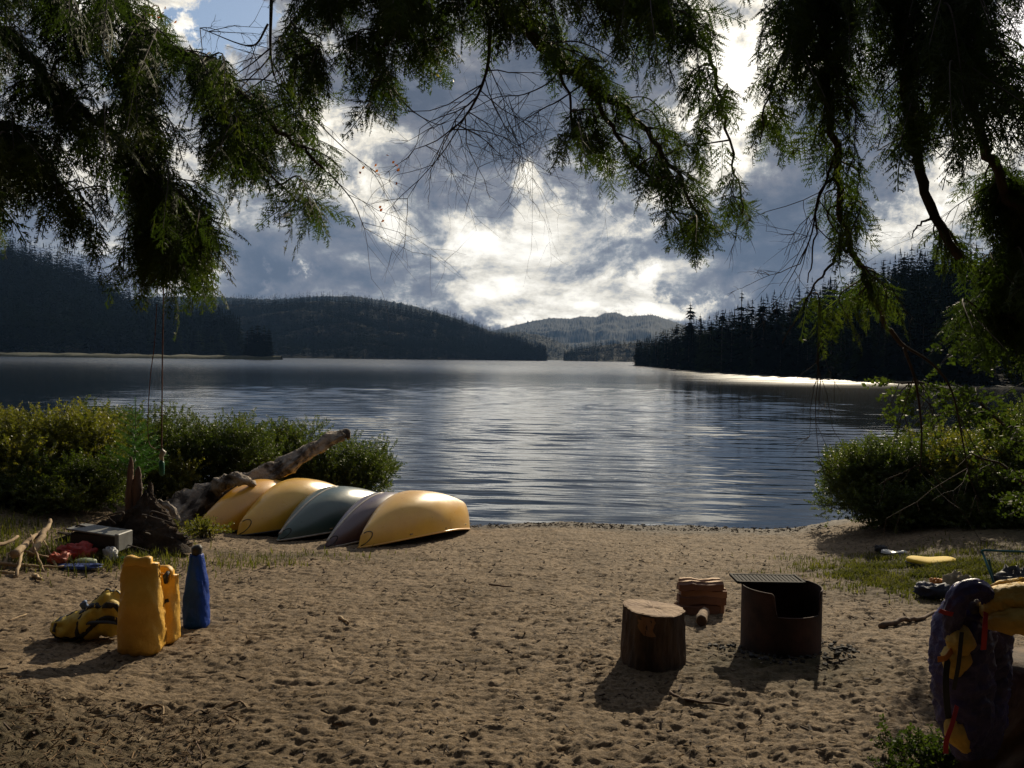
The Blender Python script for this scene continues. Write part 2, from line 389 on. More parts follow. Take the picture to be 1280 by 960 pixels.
quads = np.stack([idx[:-1, :-1], idx[:-1, 1:], idx[1:, 1:], idx[1:, :-1]], -1).reshape(-1, 4)
tag(link('lake_water', mesh_np('lake_water', np.stack([WX, WY, WZ], -1).reshape(-1, 3), quads, 4, wm, True)), kind='structure', label='dark rippled lake reflecting the bright clouds')

# ------------------------------------------------------------------ hills
def hill_mat(name, c1, c2, sc_):
    return mat(name, c1, c2, sc_, .95, 0, 0, coord='Object', detail=7, spec=.1)
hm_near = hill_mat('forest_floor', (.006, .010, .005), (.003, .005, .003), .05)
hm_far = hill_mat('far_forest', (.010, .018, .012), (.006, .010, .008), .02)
hill_fn = []
def ridge(name, label, pts, d_ridge, d_foot, rough, m, nA=220, nT=40, back=1.5, foot_z=None, d_foot2=None, power=1.25, bump=0):
    """pts: skyline pixels; the ridge stands at d_ridge, the foot of the slope at d_foot (.. d_foot2 at the last point)"""
    dr = d_ridge if hasattr(d_ridge, '__len__') else [d_ridge] * len(pts)
    W = [at(px, py, d) for (px, py), d in zip(pts, dr)]
    u = np.linspace(0, len(pts) - 1, nA); k_ = np.arange(len(pts))
    RX = np.interp(u, k_, [p.x for p in W]); RY = np.interp(u, k_, [p.y for p in W]); RZ = np.interp(u, k_, [p.z for p in W])
    df = d_foot if hasattr(d_foot, '__len__') else [d_foot] * len(pts)
    FY = np.interp(u, k_, df)
    T = np.concatenate([np.linspace(0, 1, nT), 1 + np.linspace(.05, 1, nT // 3)])
    V_ = np.zeros((len(T), nA, 3))
    for i, t_ in enumerate(T):
        if t_ <= 1:
            yy = FY + (RY - FY) * t_; xx = RX * yy / RY; z_ = (WATER - 1.0) + (RZ - WATER + 1.0) * np.power(t_, power) * (1 + .0 * t_)
            g_ = math.sin(math.pi * t_) ** .8
        else:
            yy = RY + (RY - FY) * back * (t_ - 1); xx = RX * yy / RY; z_ = RZ - (RZ - WATER + 1.0) * sstep(1, 2, t_); g_ = math.sin(math.pi * (t_ - 1))
        nz = rough * fbm(xx / (rough * 7) + 3, yy / (rough * 7), 5, .5) * 1.3
        fine = bump * np.abs(rng.normal(0, 1, nA)) if bump else 0
        V_[i] = np.stack([xx, yy, z_ + nz * g_ + fine * min(1, t_ * 5)], -1)
    idx = np.arange(len(T) * nA).reshape(len(T), nA)
    q = np.stack([idx[:-1, :-1], idx[:-1, 1:], idx[1:, 1:], idx[1:, :-1]], -1).reshape(-1, 4)
    o = tag(link(name, mesh_np(name, V_.reshape(-1, 3), q, 4, m, True)), kind='structure', label=label)
    return V_, nT
far_mtn = ridge('far_mountain', 'hazy blue far mountain at the head of the lake', [(560, 440), (610, 416), (640, 408), (665, 402), (690, 398), (712, 399), (728, 396), (745, 397), (756, 392), (770, 391), (782, 396), (800, 395), (815, 394), (835, 400), (870, 412), (930, 420), (1010, 440)], 5200, 3600, 35, hm_far, nA=500, bump=4)
back_rdg = ridge('back_ridge', 'long blue ridge behind the left wooded hill', [(60, 400), (180, 372), (270, 371), (300, 374), (345, 375), (395, 371), (440, 371), (480, 376), (520, 384), (560, 396), (592, 407), (640, 425), (700, 448)], 3000, 2300, 22, hm_far, nA=500, bump=3)
mid_l = ridge('left_middle_hill', 'dark forested hill sloping down to the lake, left of centre', [(150, 395), (230, 385), (290, 380), (340, 381), (400, 376), (450, 380), (500, 389), (545, 396), (580, 408), (620, 424), (655, 437), (682, 450)], [1500] * 10 + [1350, 1300], [950] * 6 + [1000, 1050, 1100, 1150, 1200, 1250], 14, hm_near, nA=260, nT=40)
valley = ridge('valley_slope', 'low blue slope in the gap between the hills', [(560, 425), (620, 418), (650, 416), (680, 421), (705, 432), (740, 445), (790, 450)], 2600, 2000, 12, hm_far, nA=200, bump=3)
low_r = ridge('low_wooded_point', 'low wooded point under the far mountain', [(705, 452), (722, 440), (750, 433), (790, 430), (830, 430), (900, 428)], 1600, 1350, 8, hm_near, nA=200, bump=2)
left_h = ridge('left_wooded_hill', 'dark steep wooded hillside along the left shore', [(-700, 330), (-300, 300), (-60, 312), (0, 318), (40, 326), (90, 345), (130, 362), (180, 395), (230, 408), (270, 420), (300, 437)], [900] * 7 + [850, 800, 760, 740], [520] * 5 + [560, 590, 620, 650, 680, 700], 9, hm_near, nA=260, nT=44)
right_h = ridge('right_wooded_hill', 'dark steep wooded hillside along the right shore', [(795, 452), (815, 446), (845, 440), (880, 432), (915, 424), (960, 412), (1010, 396), (1060, 384), (1110, 366), (1160, 350), (1210, 348), (1300, 340), (1500, 320), (2100, 290)], [520, 480, 430, 390, 360, 330, 310, 300, 290, 280, 270, 260, 240, 220], [455, 400, 300, 245, 222, 195, 170, 152, 138, 128, 122, 116, 105, 95], 4, hm_near, nA=260, nT=44, power=1.0)
# grassy marsh spit under the left hill
def spit(name, label, pts, hgt_, m):
    b2 = MB(); a = [at(px, py, d) for px, py, d in pts]; rings = []
    for i, p in enumerate(smooth_pts(a, 8)):
        wd = 9 * math.sin(math.pi * (i + .3) / (len(a) * 8 - 6)) ** .5 if True else 0
        rings.append([Vector((p.x, p.y + q * wd, WATER - 1.2 + (hgt_ + 1.2) * math.cos(q * math.pi / 2) ** .6 * random.uniform(.8, 1.15))) for q in (-1, -.8, -.5, -.2, .2, .5, .8, 1)])
    b2.loft(rings, closed=False, cap0=False, cap1=False); o = b2.build(name, m, smooth=True); return tag(o, label, kind='structure')
marsh = mat('marsh_grass', (.07, .065, .028), (.03, .034, .015), .5, .9)
spit('marsh_bank', 'low strip of tawny marsh grass along the left shore', [(-300, 446, 480), (-60, 446, 500), (60, 446, 505), (160, 446, 515), (260, 447, 540), (352, 448, 560)], 2.2, marsh)

# ------------------------------------------------------------------ conifers
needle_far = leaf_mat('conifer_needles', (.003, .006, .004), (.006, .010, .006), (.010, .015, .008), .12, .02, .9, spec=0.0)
needle_pale = leaf_mat('conifer_needles_pale', (.010, .016, .007), (.020, .028, .010), (.042, .045, .016), .12, .12, .9, spec=0.0)  # paler green needles for some of the trees
trunk_mat = mat('conifer_bark', (.10, .07, .05), (.045, .03, .022), 3, .9, stretch=(1, 1, .2))
def conifer_arrays(h_, r_, whorls, arms, seed, sparse=.15, blades=3, top=.0):
    """tiered drooping boughs, each a fan of ragged blades"""
    rr = np.random.default_rng(seed); V_ = []; F_ = []
    for i in range(whorls):
        t_ = (i + rr.uniform(0, .8)) / whorls; z = h_ * (.10 + .88 * t_)
        if rr.random() < sparse * .6: continue
        rad = r_ * (1 - t_) ** .62 * rr.uniform(.6, 1.15) + r_ * .08
        a0 = rr.uniform(0, 6.28)
        for j in range(arms):
            if rr.random() < sparse: continue
            a = a0 + 6.283 * j / arms + rr.uniform(-.35, .35); L = rad * rr.uniform(.55, 1.2)
            for bl in range(blades):
                aa = a + (bl - (blades - 1) / 2) * .36 + rr.uniform(-.1, .1); l2 = L * rr.uniform(.55, 1.0); wd = l2 * .17 + h_ * .004
                dz = -l2 * rr.uniform(.25, .6); ca, sa = math.cos(aa), math.sin(aa)
                k_ = len(V_)
                V_ += [(0, 0, z), (ca * l2 * .55 - sa * wd, sa * l2 * .55 + ca * wd, z + dz * .35 - wd * .8),
                       (ca * l2, sa * l2, z + dz), (ca * l2 * .55 + sa * wd, sa * l2 * .55 - ca * wd, z + dz * .35 - wd * .8)]
                F_.append((k_, k_ + 1, k_ + 2, k_ + 3))
    k_ = len(V_)
    for q in range(3):
        a = q * 2.09; V_ += [(math.cos(a) * h_ * .008, math.sin(a) * h_ * .008, h_ * .9)]
    V_.append((0, 0, h_ * 1.0)); F_ += [(k_, k_ + 1, k_ + 3, k_ + 3), (k_ + 1, k_ + 2, k_ + 3, k_ + 3), (k_ + 2, k_, k_ + 3, k_ + 3)]
    F_ = [f for f in F_ if len(set(f)) == 4] + []
    V_ = np.array(V_, float); V_ = np.concatenate([V_, [[.0, 0, h_ * .86], [.012 * h_, 0, h_ * .86], [0, 0, h_ * 1.02], [-.012 * h_, 0, h_ * .86]]])
    F_.append((len(V_) - 4, len(V_) - 3, len(V_) - 2, len(V_) - 1))
    return V_, np.array(F_, int)
conv = []
for i in range(7):
    h_ = 1.0; V_, F_ = conifer_arrays(1.0, [.24, .28, .20, .32, .26, .19, .30][i], 26, 8, 100 + i, [.12, .2, .3, .15, .1, .35, .2][i], 3)
    conv.append((mesh_np('conifer_crown_%d' % i, V_, F_, 4, [needle_far]), mesh_np('conifer_crown_pale_%d' % i, V_, F_, 4, [needle_pale])))
tb = MB(); tb.tube([(0, 0, -.08), (0, 0, .5), (0, 0, .97)], [.018, .012, .002], 6)
trunk_me = mesh_np('conifer_trunk', tb.v, [i for f in tb.f for i in f], [len(f) for f in tb.f], trunk_mat)
far_arr = [conifer_arrays(1.0, r_, 9, 5, 200 + i, .1, 1) for i, r_ in enumerate([.22, .26, .19, .28, .24, .18])]
def mass(name, label, pos, hts, m, rs=1.35):
    Vs = []; Fs = []; k_ = 0
    for p, h_ in zip(pos, hts):
        V_, F_ = far_arr[random.randrange(6)]; a = random.uniform(0, 6.28); c_, s_ = math.cos(a), math.sin(a)
        q = V_ * (h_ * rs * random.uniform(.8, 1.2), h_ * rs, h_); q = np.stack([q[:, 0] * c_ - q[:, 1] * s_, q[:, 0] * s_ + q[:, 1] * c_, q[:, 2]], -1) + np.array(p)
        Vs.append(q); Fs.append(F_ + k_); k_ += len(V_)
    return tag(link(name, mesh_np(name, np.concatenate(Vs), np.concatenate(Fs), 4, m)), label, kind='stuff')
def scatter(rd, n_, tmin=.02, tmax=1.03, umin=0, umax=1, pw=1.0):
    V_, nT = rd; out = []
    for _ in range(n_):
        t_ = tmin + (tmax - tmin) * random.random() ** pw; u_ = random.uniform(umin, umax)
        fi = min(t_, 1.0) * (nT - 1); fj = u_ * (V_.shape[1] - 1)
        i, j = int(fi), min(int(fj), V_.shape[1] - 2); i = min(i, V_.shape[0] - 2); a, b3 = fi - i, fj - j
        p = (V_[i, j] * (1 - b3) + V_[i, j + 1] * b3) * (1 - a) + (V_[i + 1, j] * (1 - b3) + V_[i + 1, j + 1] * b3) * a
        out.append(tuple(p))
    return out
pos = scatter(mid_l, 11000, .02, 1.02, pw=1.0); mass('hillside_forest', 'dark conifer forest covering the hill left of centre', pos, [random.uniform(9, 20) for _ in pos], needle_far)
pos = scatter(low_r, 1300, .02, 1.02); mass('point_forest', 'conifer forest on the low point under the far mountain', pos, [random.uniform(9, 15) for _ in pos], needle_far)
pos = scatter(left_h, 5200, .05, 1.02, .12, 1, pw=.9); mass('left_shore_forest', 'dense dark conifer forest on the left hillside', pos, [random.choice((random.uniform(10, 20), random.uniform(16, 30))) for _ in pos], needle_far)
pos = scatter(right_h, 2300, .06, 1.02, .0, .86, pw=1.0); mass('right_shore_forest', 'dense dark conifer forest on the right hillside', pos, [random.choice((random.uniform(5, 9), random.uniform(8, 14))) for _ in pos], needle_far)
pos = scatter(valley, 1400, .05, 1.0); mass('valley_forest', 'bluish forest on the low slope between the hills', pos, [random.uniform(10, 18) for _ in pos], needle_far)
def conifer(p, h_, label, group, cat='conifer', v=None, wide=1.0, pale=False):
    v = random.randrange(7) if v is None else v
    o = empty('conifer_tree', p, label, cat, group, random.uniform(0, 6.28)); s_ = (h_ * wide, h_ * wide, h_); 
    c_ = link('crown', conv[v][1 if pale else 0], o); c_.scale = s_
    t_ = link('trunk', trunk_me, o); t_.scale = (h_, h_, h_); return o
# right shore: individual trees along the water and on the skyline
def foot(rd, px):                          # shoreline point of a ridge at a pixel column
    V_, nT = rd; xs_ = [640 + F * (V_[2, j, 0] / V_[2, j, 1]) for j in range(V_.shape[1])]
    j = min(range(len(xs_)), key=lambda q: abs(xs_[q] - px)); return V_, j
G_R = 'conifers on the right wooded shore'
special = [(861, 378, 'tallest ragged spire conifer near the tip of the right shore'), (873, 392, None), (902, 385, 'layered conifer standing above its neighbours on the right shore skyline'), (888, 400, None), (925, 362, 'tall conifer with open tiers standing highest left of the hanging branches'),
           (938, 372, None), (952, 371, None), (916, 384, None), (845, 404, None), (830, 410, None), (818, 420, None), (808, 430, 'last small conifer at the very tip of the right wooded point'), (803, 438, None), (968, 374, None), (985, 372, None)]
for px, top, lb in special:
    V_, j = foot(right_h, px); p = V_[3, j]; p = Vector(p); q = ray(px, top); zt = CAM.z + q.z / q.y * p.y
    conifer(p, zt - p.z, lb or ('dark conifer rising over the tip of the right wooded point' if px < 860 else 'tall dark conifer breaking the skyline of the right shore, near its tip'), G_R, v=random.choice((0, 1, 2, 5)), wide=.95)
for i in range(210):
    t_ = random.random(); px = 800 + 430 * random.random() ** .9; V_, j = foot(right_h, px)
    i_ = random.choice((2, 3, 5, 8, 12)); p = V_[i_, j] + rng.uniform(-2, 2, 3) * (1, 1, 0); h_ = random.uniform(7.5, 15) * (.7 if px > 960 else 1) * (.8 if px < 860 else 1)
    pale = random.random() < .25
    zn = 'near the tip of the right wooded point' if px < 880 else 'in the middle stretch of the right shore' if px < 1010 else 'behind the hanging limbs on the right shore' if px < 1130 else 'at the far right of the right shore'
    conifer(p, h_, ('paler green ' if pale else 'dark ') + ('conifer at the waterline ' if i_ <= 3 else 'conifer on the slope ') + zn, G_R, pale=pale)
for i in range(44):                       # skyline row on the hilltop
    u_ = .42 + .5 * random.random(); j = int(u_ * 259); p = right_h[0][43, j]
    conifer(p + np.array([random.uniform(-3, 3), random.uniform(-6, 2), -1]), random.uniform(6, 12.5), 'conifer pointing up from the right hilltop skyline', 'conifers on the right hilltop skyline')
isl = at(322, 447.6, 560); 
b2 = MB(); b2.loft([[Vector((isl.x + math.cos(a) * 13 * r_, isl.y + math.sin(a) * 6 * r_, WATER + z_)) for a in np.linspace(0, 6.28, 24, endpoint=False)] for r_, z_ in ((1.05, -1), (1, .3), (.8, 1.3), (.4, 1.6))], cap0=False)
tag(b2.build('islet', marsh, smooth=True), 'tiny grassy islet with a clump of conifers off the left shore', kind='structure')
for i, (px, top) in enumerate([(309, 412), (315, 406), (322, 403), (330, 405), (336, 410), (326, 418)]):
    p = at(px, 447, 560); p.z = WATER + 1; q = ray(px, top); conifer(p, CAM.z + q.z / q.y * 560 - p.z, 'conifer in the small clump on the islet', 'conifers on the islet', v=(0, 4, 3, 0, 4, 1)[i], wide=1.25)
for i in range(14):                       # paler small trees on the marsh edge
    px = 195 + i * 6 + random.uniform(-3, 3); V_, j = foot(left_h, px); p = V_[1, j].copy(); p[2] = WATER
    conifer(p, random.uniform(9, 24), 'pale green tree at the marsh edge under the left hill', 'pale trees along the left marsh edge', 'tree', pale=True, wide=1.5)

# ------------------------------------------------------------------ haze
hzb = MB(); x0, x1, y0, y1, z0, z1 = -3950, 3950, -1450, 6900, -14, 900
hzb.box(((x0 + x1) / 2, (y0 + y1) / 2, (z0 + z1) / 2), (x1 - x0, y1 - y0, z1 - z0))
hm = bpy.data.materials.new('haze'); hm.use_nodes = True; k = N(hm.node_tree); hm.node_tree.nodes.clear()
pv = k.new('ShaderNodeVolumePrincipled'); pv.inputs['Color'].default_value = (.30, .54, 1.0, 1); pv.inputs['Density'].default_value = HAZE; pv.inputs['Anisotropy'].default_value = .0
k.put(k.new('ShaderNodeOutputMaterial').inputs['Volume'], pv.outputs[0])
if HAZE: tag(hzb.build('haze', hm), 'thin blue evening haze over the lake', kind='stuff')
# ------------------------------------------------------------------ foliage
bark = mat('bark', (.085, .06, .045), (.03, .021, .016), 9, .9, 0, .012, 30, stretch=(1, 1, .35))
bark_red = mat('bark_reddish', (.12, .075, .05), (.04, .025, .018), 9, .9, 0, .01, 30, stretch=(1, 1, .35))
twig_mat = mat('twig_bark', (.07, .05, .038), (.03, .022, .017), 12, .9)
spray_mat = leaf_mat('hemlock_needles', (.016, .026, .009), (.032, .050, .014), (.085, .100, .022), 1.3, .42, .6, spec=.15)
dead_leaf = leaf_mat('red_leaf', (.20, .03, .015), (.30, .06, .02), (.38, .16, .03), 5, .5)

def make_spray(seed, nsub=8, L=1.0):
    """a flat drooping conifer spray: an axis, side branchlets, and short needle-covered fingers on them"""
    rr = random.Random(seed); V_ = []; F_ = []
    def blade(p, d, nrm, ln, wd, sag=0.0):
        s_ = d.cross(nrm).normalized() * wd; k_ = len(V_); z_ = Vector((0, 0, -sag * ln))
        V_.extend([p, p + d * ln * .35 + s_ + z_ * .2, p + d * ln + z_, p + d * ln * .55 - s_ + z_ * .4]); F_.append((k_, k_ + 1, k_ + 2, k_ + 3))
    def axis(t): return Vector((L * t, .03 * math.sin(t * 4 + seed), -.30 * t * t * L))
    nrm = Vector((0, 0, 1)); n_ = nsub * 2
    for i in range(n_):
        t_ = (i + .5) / (n_ + .3); side = 1 if i % 2 else -1
        if rr.random() < .08: continue
        ln = .50 * (1 - t_) ** .75 * rr.uniform(.6, 1.15) + .06; p = axis(t_); an = side * rr.uniform(.7, 1.0)
        d = Vector((math.cos(an), math.sin(an), rr.uniform(-.50, -.05))).normalized(); nr = (nrm + Vector((rr.uniform(-.35, .35), rr.uniform(-.35, .35), 0))).normalized()
        blade(p, d, nr, ln, .011 + .010 * ln, .08)
        m_ = max(2, int(ln / .052))
        for j in range(m_):
            f_ = (j + .8) / (m_ + .4); q = p + d * ln * f_ + Vector((0, 0, -.08 * ln * f_ * f_)); fl = (.105 * (1 - f_ * .65)) * rr.uniform(.7, 1.2)
            for s2 in (-1, 1):
                if rr.random() < .07: continue
                a2 = s2 * rr.uniform(.65, 1.0); d2 = Vector((d.x * math.cos(a2) - d.y * math.sin(a2), d.x * math.sin(a2) + d.y * math.cos(a2), d.z + rr.uniform(-.35, .0))).normalized()
                blade(q, d2, (nr + Vector((rr.uniform(-.4, .4), rr.uniform(-.4, .4), 0))).normalized(), fl, fl * rr.uniform(.13, .19), .1)
    for j in range(5):
        a, c_ = axis(j / 5), axis((j + 1) / 5); k_ = len(V_); w_ = Vector((0, .010, 0)); V_.extend([a - w_, c_ - w_, c_ + w_, a + w_]); F_.append((k_, k_ + 1, k_ + 2, k_ + 3))
    return np.array([tuple(v) for v in V_]), np.array(F_, int)
SPR = [make_spray(i) for i in range(8)]
def frame(d, roll):
    d = Vector(d).normalized(); s_ = d.cross(Vector((0, 0, 1)))
    if s_.length < 1e-3: s_ = Vector((1, 0, 0))
    s_.normalize(); u_ = s_.cross(d); q = Quaternion(d, roll); s_ = q @ s_; u_ = q @ u_
    return np.array([d, -s_, u_]).T          # columns x=d, y=-side, z=up
class Cloud:                              # many template copies -> one mesh
    def __init__(s): s.V = []; s.F = []; s.k = 0
    def put(s, T, p, d, sc_, roll=0.0):
        V_, F_ = T; Mx = frame(d, roll); s.V.append(V_ @ (Mx.T * sc_) + np.array(p)); s.F.append(F_ + s.k); s.k += len(V_)
    def build(s, name, m, parent=None):
        if not s.V: return None
        return link(name, mesh_np(name, np.concatenate(s.V), np.concatenate(s.F), 4, m), parent)
def inpoly(px, py, poly):
    c_ = False; j = len(poly) - 1
    for i in range(len(poly)):
        xi, yi = poly[i]; xj, yj = poly[j]
        if (yi > py) != (yj > py) and px < (xj - xi) * (py - yi) / (yj - yi) + xi: c_ = not c_
        j = i
    return c_
def project(p):
    q = Vector(p) - CAM; zf = q.dot(fw); return 640 + F * q.dot(rt) / zf, 480 - F * q.dot(up) / zf
def grow_tree(name, label, cat, trunk, limbs, polys, twig_n, spray=.26, seed=1, m_bark=bark, m_leaf=None, root_at=None, dens=1.0, tmpl=None, droop=.75):
    """limbs: list of (points, r0, r1, leafy). Twigs grow from the limbs toward points of the leafy region; sprays grow along them."""
    random.seed(seed); m_leaf = m_leaf or spray_mat; tmpl = tmpl or SPR
    root = empty(name, root_at or (0, 0, 0), label, cat); off = Vector(root.location)
    if trunk:
        b3 = MB(); tp = smooth_pts([Vector(p) - off for p in trunk[0]], 6); b3.tube(tp, lerp_list(trunk[1], len(tp)), 14, rough=.05); b3.build('trunk', m_bark, root, True)
    LP = []
    for li, (pts, r0, r1, leafy) in enumerate(limbs):
        sp = smooth_pts(pts, 5); b3 = MB(); n_ = len(sp)
        sp2 = [p + Vector([random.uniform(-1, 1) * min(.02, r0) for _ in range(3)]) for p in sp]
        b3.tube([p - off for p in sp2], [r0 + (r1 - r0) * (i / (n_ - 1)) ** .8 for i in range(n_)], 8, rough=.12)
        bo = b3.build('bough', m_bark, root, True)
        LP.append((sp2, bo, Cloud(), MB(), leafy))
    cand = []
    for _ in range(9000):
        poly = random.choices(polys, weights=[q[1] for q in polys])[0]
        xs_ = [q[0] for q in poly[0]]; ys_ = [q[1] for q in poly[0]]
        px, py = random.uniform(min(xs_), max(xs_)), random.uniform(min(ys_), max(ys_))
        if inpoly(px, py, poly[0]) and fbm(np.array([px / 55.]), np.array([py / 55. + seed]), 3)[0] > poly[2]: cand.append((px, py, poly[3]))
        if len(cand) >= twig_n: break
    for px, py, dd in cand:
        best = None
        for li in range(len(LP)):
            if not LP[li][4]: continue
            for k_, q in enumerate(LP[li][0]):
                u_, v_ = project(q) if (q - CAM).dot(fw) > .3 else (1e4, 1e4)
                s_ = (u_ - px) ** 2 + (v_ - py) ** 2 + (40 if v_ > py else 0) ** 2 * 3
                if best is None or s_ < best[0]: best = (s_, li, k_)
        _, li, k_ = best; k_ = max(0, k_ - random.randint(1, 4)); a = LP[li][0][k_]
        e_ = at(px, py, (a.y + random.gauss(0, .55)) if dd is None else random.gauss(dd, .35)); 
        if (e_ - a).length > 2.2: e_ = a + (e_ - a) * .95
        mid = (a + e_) / 2 + Vector((random.uniform(-.1, .1), random.uniform(-.1, .1), .10 * (e_ - a).length + random.uniform(-.03, .05)))
        tw = smooth_pts([a, mid, e_], 5); LP[li][3].tube([p - off for p in tw], lerp_list([.006, .0018], len(tw)), 4, cap=False)
        Ln = (e_ - a).length; m_ = max(4, int(Ln / (.105 / dens)))
        for j in range(m_):
            t_ = .12 + .9 * j / m_ + random.uniform(-.03, .03); t_ = min(max(t_, 0), 1); f_ = t_ * (len(tw) - 1); i0 = min(int(f_), len(tw) - 2)
            p = tw[i0].lerp(tw[i0 + 1], f_ - i0); d = (tw[i0 + 1] - tw[i0]).normalized(); side = 1 if j % 2 else -1
            h_ = Vector((0, 0, 1)).cross(d); h_ = h_.normalized() if h_.length > .01 else Vector((1, 0, 0))
            dv = d * random.uniform(.3, 1.0) + h_ * side * random.uniform(.3, 1.0) + Vector((0, 0, -random.uniform(.15, droop * 2))) 
            if t_ > .93: dv = d + Vector((0, 0, -.3))
            LP[li][2].put(random.choice(tmpl), p - off, dv, spray * random.uniform(.55, 1.15) * (1 - .25 * t_), random.gauss(0, .6))
    for sp, bo, cl, tw, leafy in LP:
        cl.build('foliage', m_leaf, bo)
        if tw.v: tw.build('twig', twig_mat, bo)
    return root, LP
def A3(*l): return [at(*p) for p in l]
TZ = lambda x, y: gz(x, y)

left_poly = [
 ([(-60, -80), (150, -60), (215, 25), (262, 85), (330, 95), (395, 118), (420, 150), (450, 195), (462, 235), (452, 250), (420, 240), (400, 285), (392, 322), (375, 300), (350, 285), (330, 250), (312, 280), (285, 278), (262, 300), (262, 340), (268, 370), (240, 370), (205, 375), (160, 365), (128, 350), (130, 300), (90, 272), (40, 278), (-60, 290)], 1.0, -.16, None),
 ([(150, 210), (300, 200), (285, 280), (262, 300), (268, 378), (205, 380), (130, 360), (120, 300)], .30, -.5, None),
 ([(180, 60), (330, 95), (420, 160), (400, 230), (250, 230), (150, 180)], .10, -.3, None),
 ([(-60, -80), (130, -60), (180, 60), (150, 180), (-60, 180)], .25, -.35, None)]
t1 = (-4.7, 4.4)
lt, LLP = grow_tree('hemlock_tree', 'big hemlock at the left edge whose boughs hang over the shrubs and swing ropes', 'tree',
    ([(t1[0], t1[1], TZ(*t1) - .3), (t1[0] + .02, t1[1], 1.5), (t1[0] + .1, t1[1] + .05, 4), (t1[0] + .1, t1[1] - .1, 7), (t1[0], t1[1], 11)], [.30, .22, .19, .15, .08]),
    [([Vector((t1[0], t1[1], 5.0))] + A3((0, -90, 4.8), (140, -5, 4.8), (190, 45, 4.9), (250, 85, 5.0), (310, 125, 5.1), (360, 170, 5.2), (405, 210, 5.3)), .055, .008, True),
     ([Vector((t1[0], t1[1], 4.2))] + A3((-40, 25, 4.5), (20, 60, 4.5), (70, 110, 4.6), (130, 160, 4.7), (190, 215, 4.8), (240, 270, 4.9), (250, 300, 5.0)), .04, .006, True),
     (A3((150, 10, 4.8), (105, 40, 4.7), (75, 75, 4.6), (55, 110, 4.5)), .014, .006, True),
     (A3((190, 45, 4.9), (176, 110, 4.9), (182, 180, 4.9), (195, 250, 5.0), (205, 315, 5.1)), .018, .006, True),
     ([Vector((t1[0], t1[1], 3.4))] + A3((-30, 150, 4.3), (20, 185, 4.4), (65, 225, 4.5), (100, 265, 4.6)), .022, .006, True),
     (A3((-60, -60, 4.3), (20, -20, 4.3), (80, 5, 4.3)), .02, .005, True),
     (A3((250, 85, 5.0), (300, 170, 5.1), (345, 225, 5.2), (385, 260, 5.3)), .014, .004, True)],
    left_poly, 290, spray=.30, seed=11, root_at=(t1[0], t1[1], TZ(*t1)))
mid_poly = [
 ([(335, -60), (420, -60), (420, 40), (405, 130), (385, 180), (375, 150), (350, 90), (340, 40)], .35, -.25, None),
 ([(420, -60), (560, -60), (556, 40), (540, 85), (505, 100), (480, 130), (462, 150), (448, 135), (425, 100), (410, 40)], .55, -.6, None),
 ([(560, -60), (760, -60), (900, -60), (900, 40), (850, 60), (800, 60), (760, 60), (740, 85), (690, 80), (660, 60), (600, 40), (565, 60)], .8, -.55, None),
 ([(700, 60), (800, 50), (900, 40), (925, 110), (890, 140), (870, 160), (885, 205), (930, 250), (930, 290), (895, 290), (880, 340), (862, 335), (852, 300), (835, 270), (805, 240), (790, 205), (745, 235), (722, 225), (705, 195), (740, 150), (725, 105)], 1.1, -.22, None)]
t2 = (-1.3, -1.9)
mt_, MLP = grow_tree('hemlock_tree', 'hemlock whose slanting bough crosses the top centre of the sky', 'tree',
    ([(t2[0], t2[1], TZ(*t2) - .3), (t2[0], t2[1], 3), (t2[0] + .1, t2[1], 7), (t2[0], t2[1] + .1, 13)], [.34, .27, .22, .1]),
    [([Vector((t2[0], t2[1], 6.2)), Vector((-.9, 1.0, 5.2))] + A3((560, -140, 3.6), (600, -20, 4.3), (650, 25, 4.5), (690, 70, 4.6), (735, 105, 4.7), (790, 145, 4.9), (830, 195, 5.1), (862, 245, 5.3), (880, 290, 5.5)), .05, .007, True),
     (A3((735, 105, 4.7), (765, 155, 4.8), (790, 200, 4.9), (830, 240, 5.0), (858, 300, 5.2)), .016, .004, True),
     (A3((690, 70, 4.6), (712, 120, 4.7), (718, 165, 4.7), (740, 205, 4.8)), .010, .003, True),
     ([Vector((t2[0], t2[1], 5.8)), Vector((-1.1, 1.0, 4.9))] + A3((480, -120, 3.7), (478, -30, 4.2), (482, 40, 4.3), (470, 90, 4.4), (458, 130, 4.4)), .025, .004, True),
     (A3((478, -30, 4.2), (520, 10, 4.3), (530, 60, 4.4)), .010, .003, True),
     (A3((480, -60, 4.1), (420, -30, 4.3), (375, 20, 4.4), (360, 70, 4.5), (380, 130, 4.6)), .014, .004, True),
     (A3((650, -60, 4.2), (760, -40, 4.4), (850, 30, 4.6), (895, 90, 4.8), (905, 150, 4.9), (920, 215, 5.1), (930, 270, 5.2)), .018, .004, True)],
    mid_poly, 290, spray=.25, seed=5, root_at=(t2[0], t2[1], TZ(*t2)))
right_poly = [
 ([(930, -60), (1340, -60), (1340, 230), (1280, 190), (1240, 185), (1215, 200), (1150, 190), (1110, 205), (1080, 215), (1050, 225), (1020, 190), (985, 180), (965, 205), (945, 200), (925, 170), (945, 110)], 1.0, -.30, None),
 ([(1060, -60), (1340, -60), (1340, 190), (1215, 190), (1100, 190), (1040, 120)], .35, -.4, None),
 ([(1235, 240), (1340, 200), (1340, 470), (1260, 450), (1215, 420), (1205, 370), (1225, 300)], .6, -.6, 5.0),
 ([(1025, 275), (1075, 285), (1070, 310), (1035, 310)], .04, -.7, None),
 ([(985, 350), (1110, 345), (1120, 400), (1040, 430), (970, 420)], .05, -.2, 5.0)]
t3 = (4.6, 4.6)
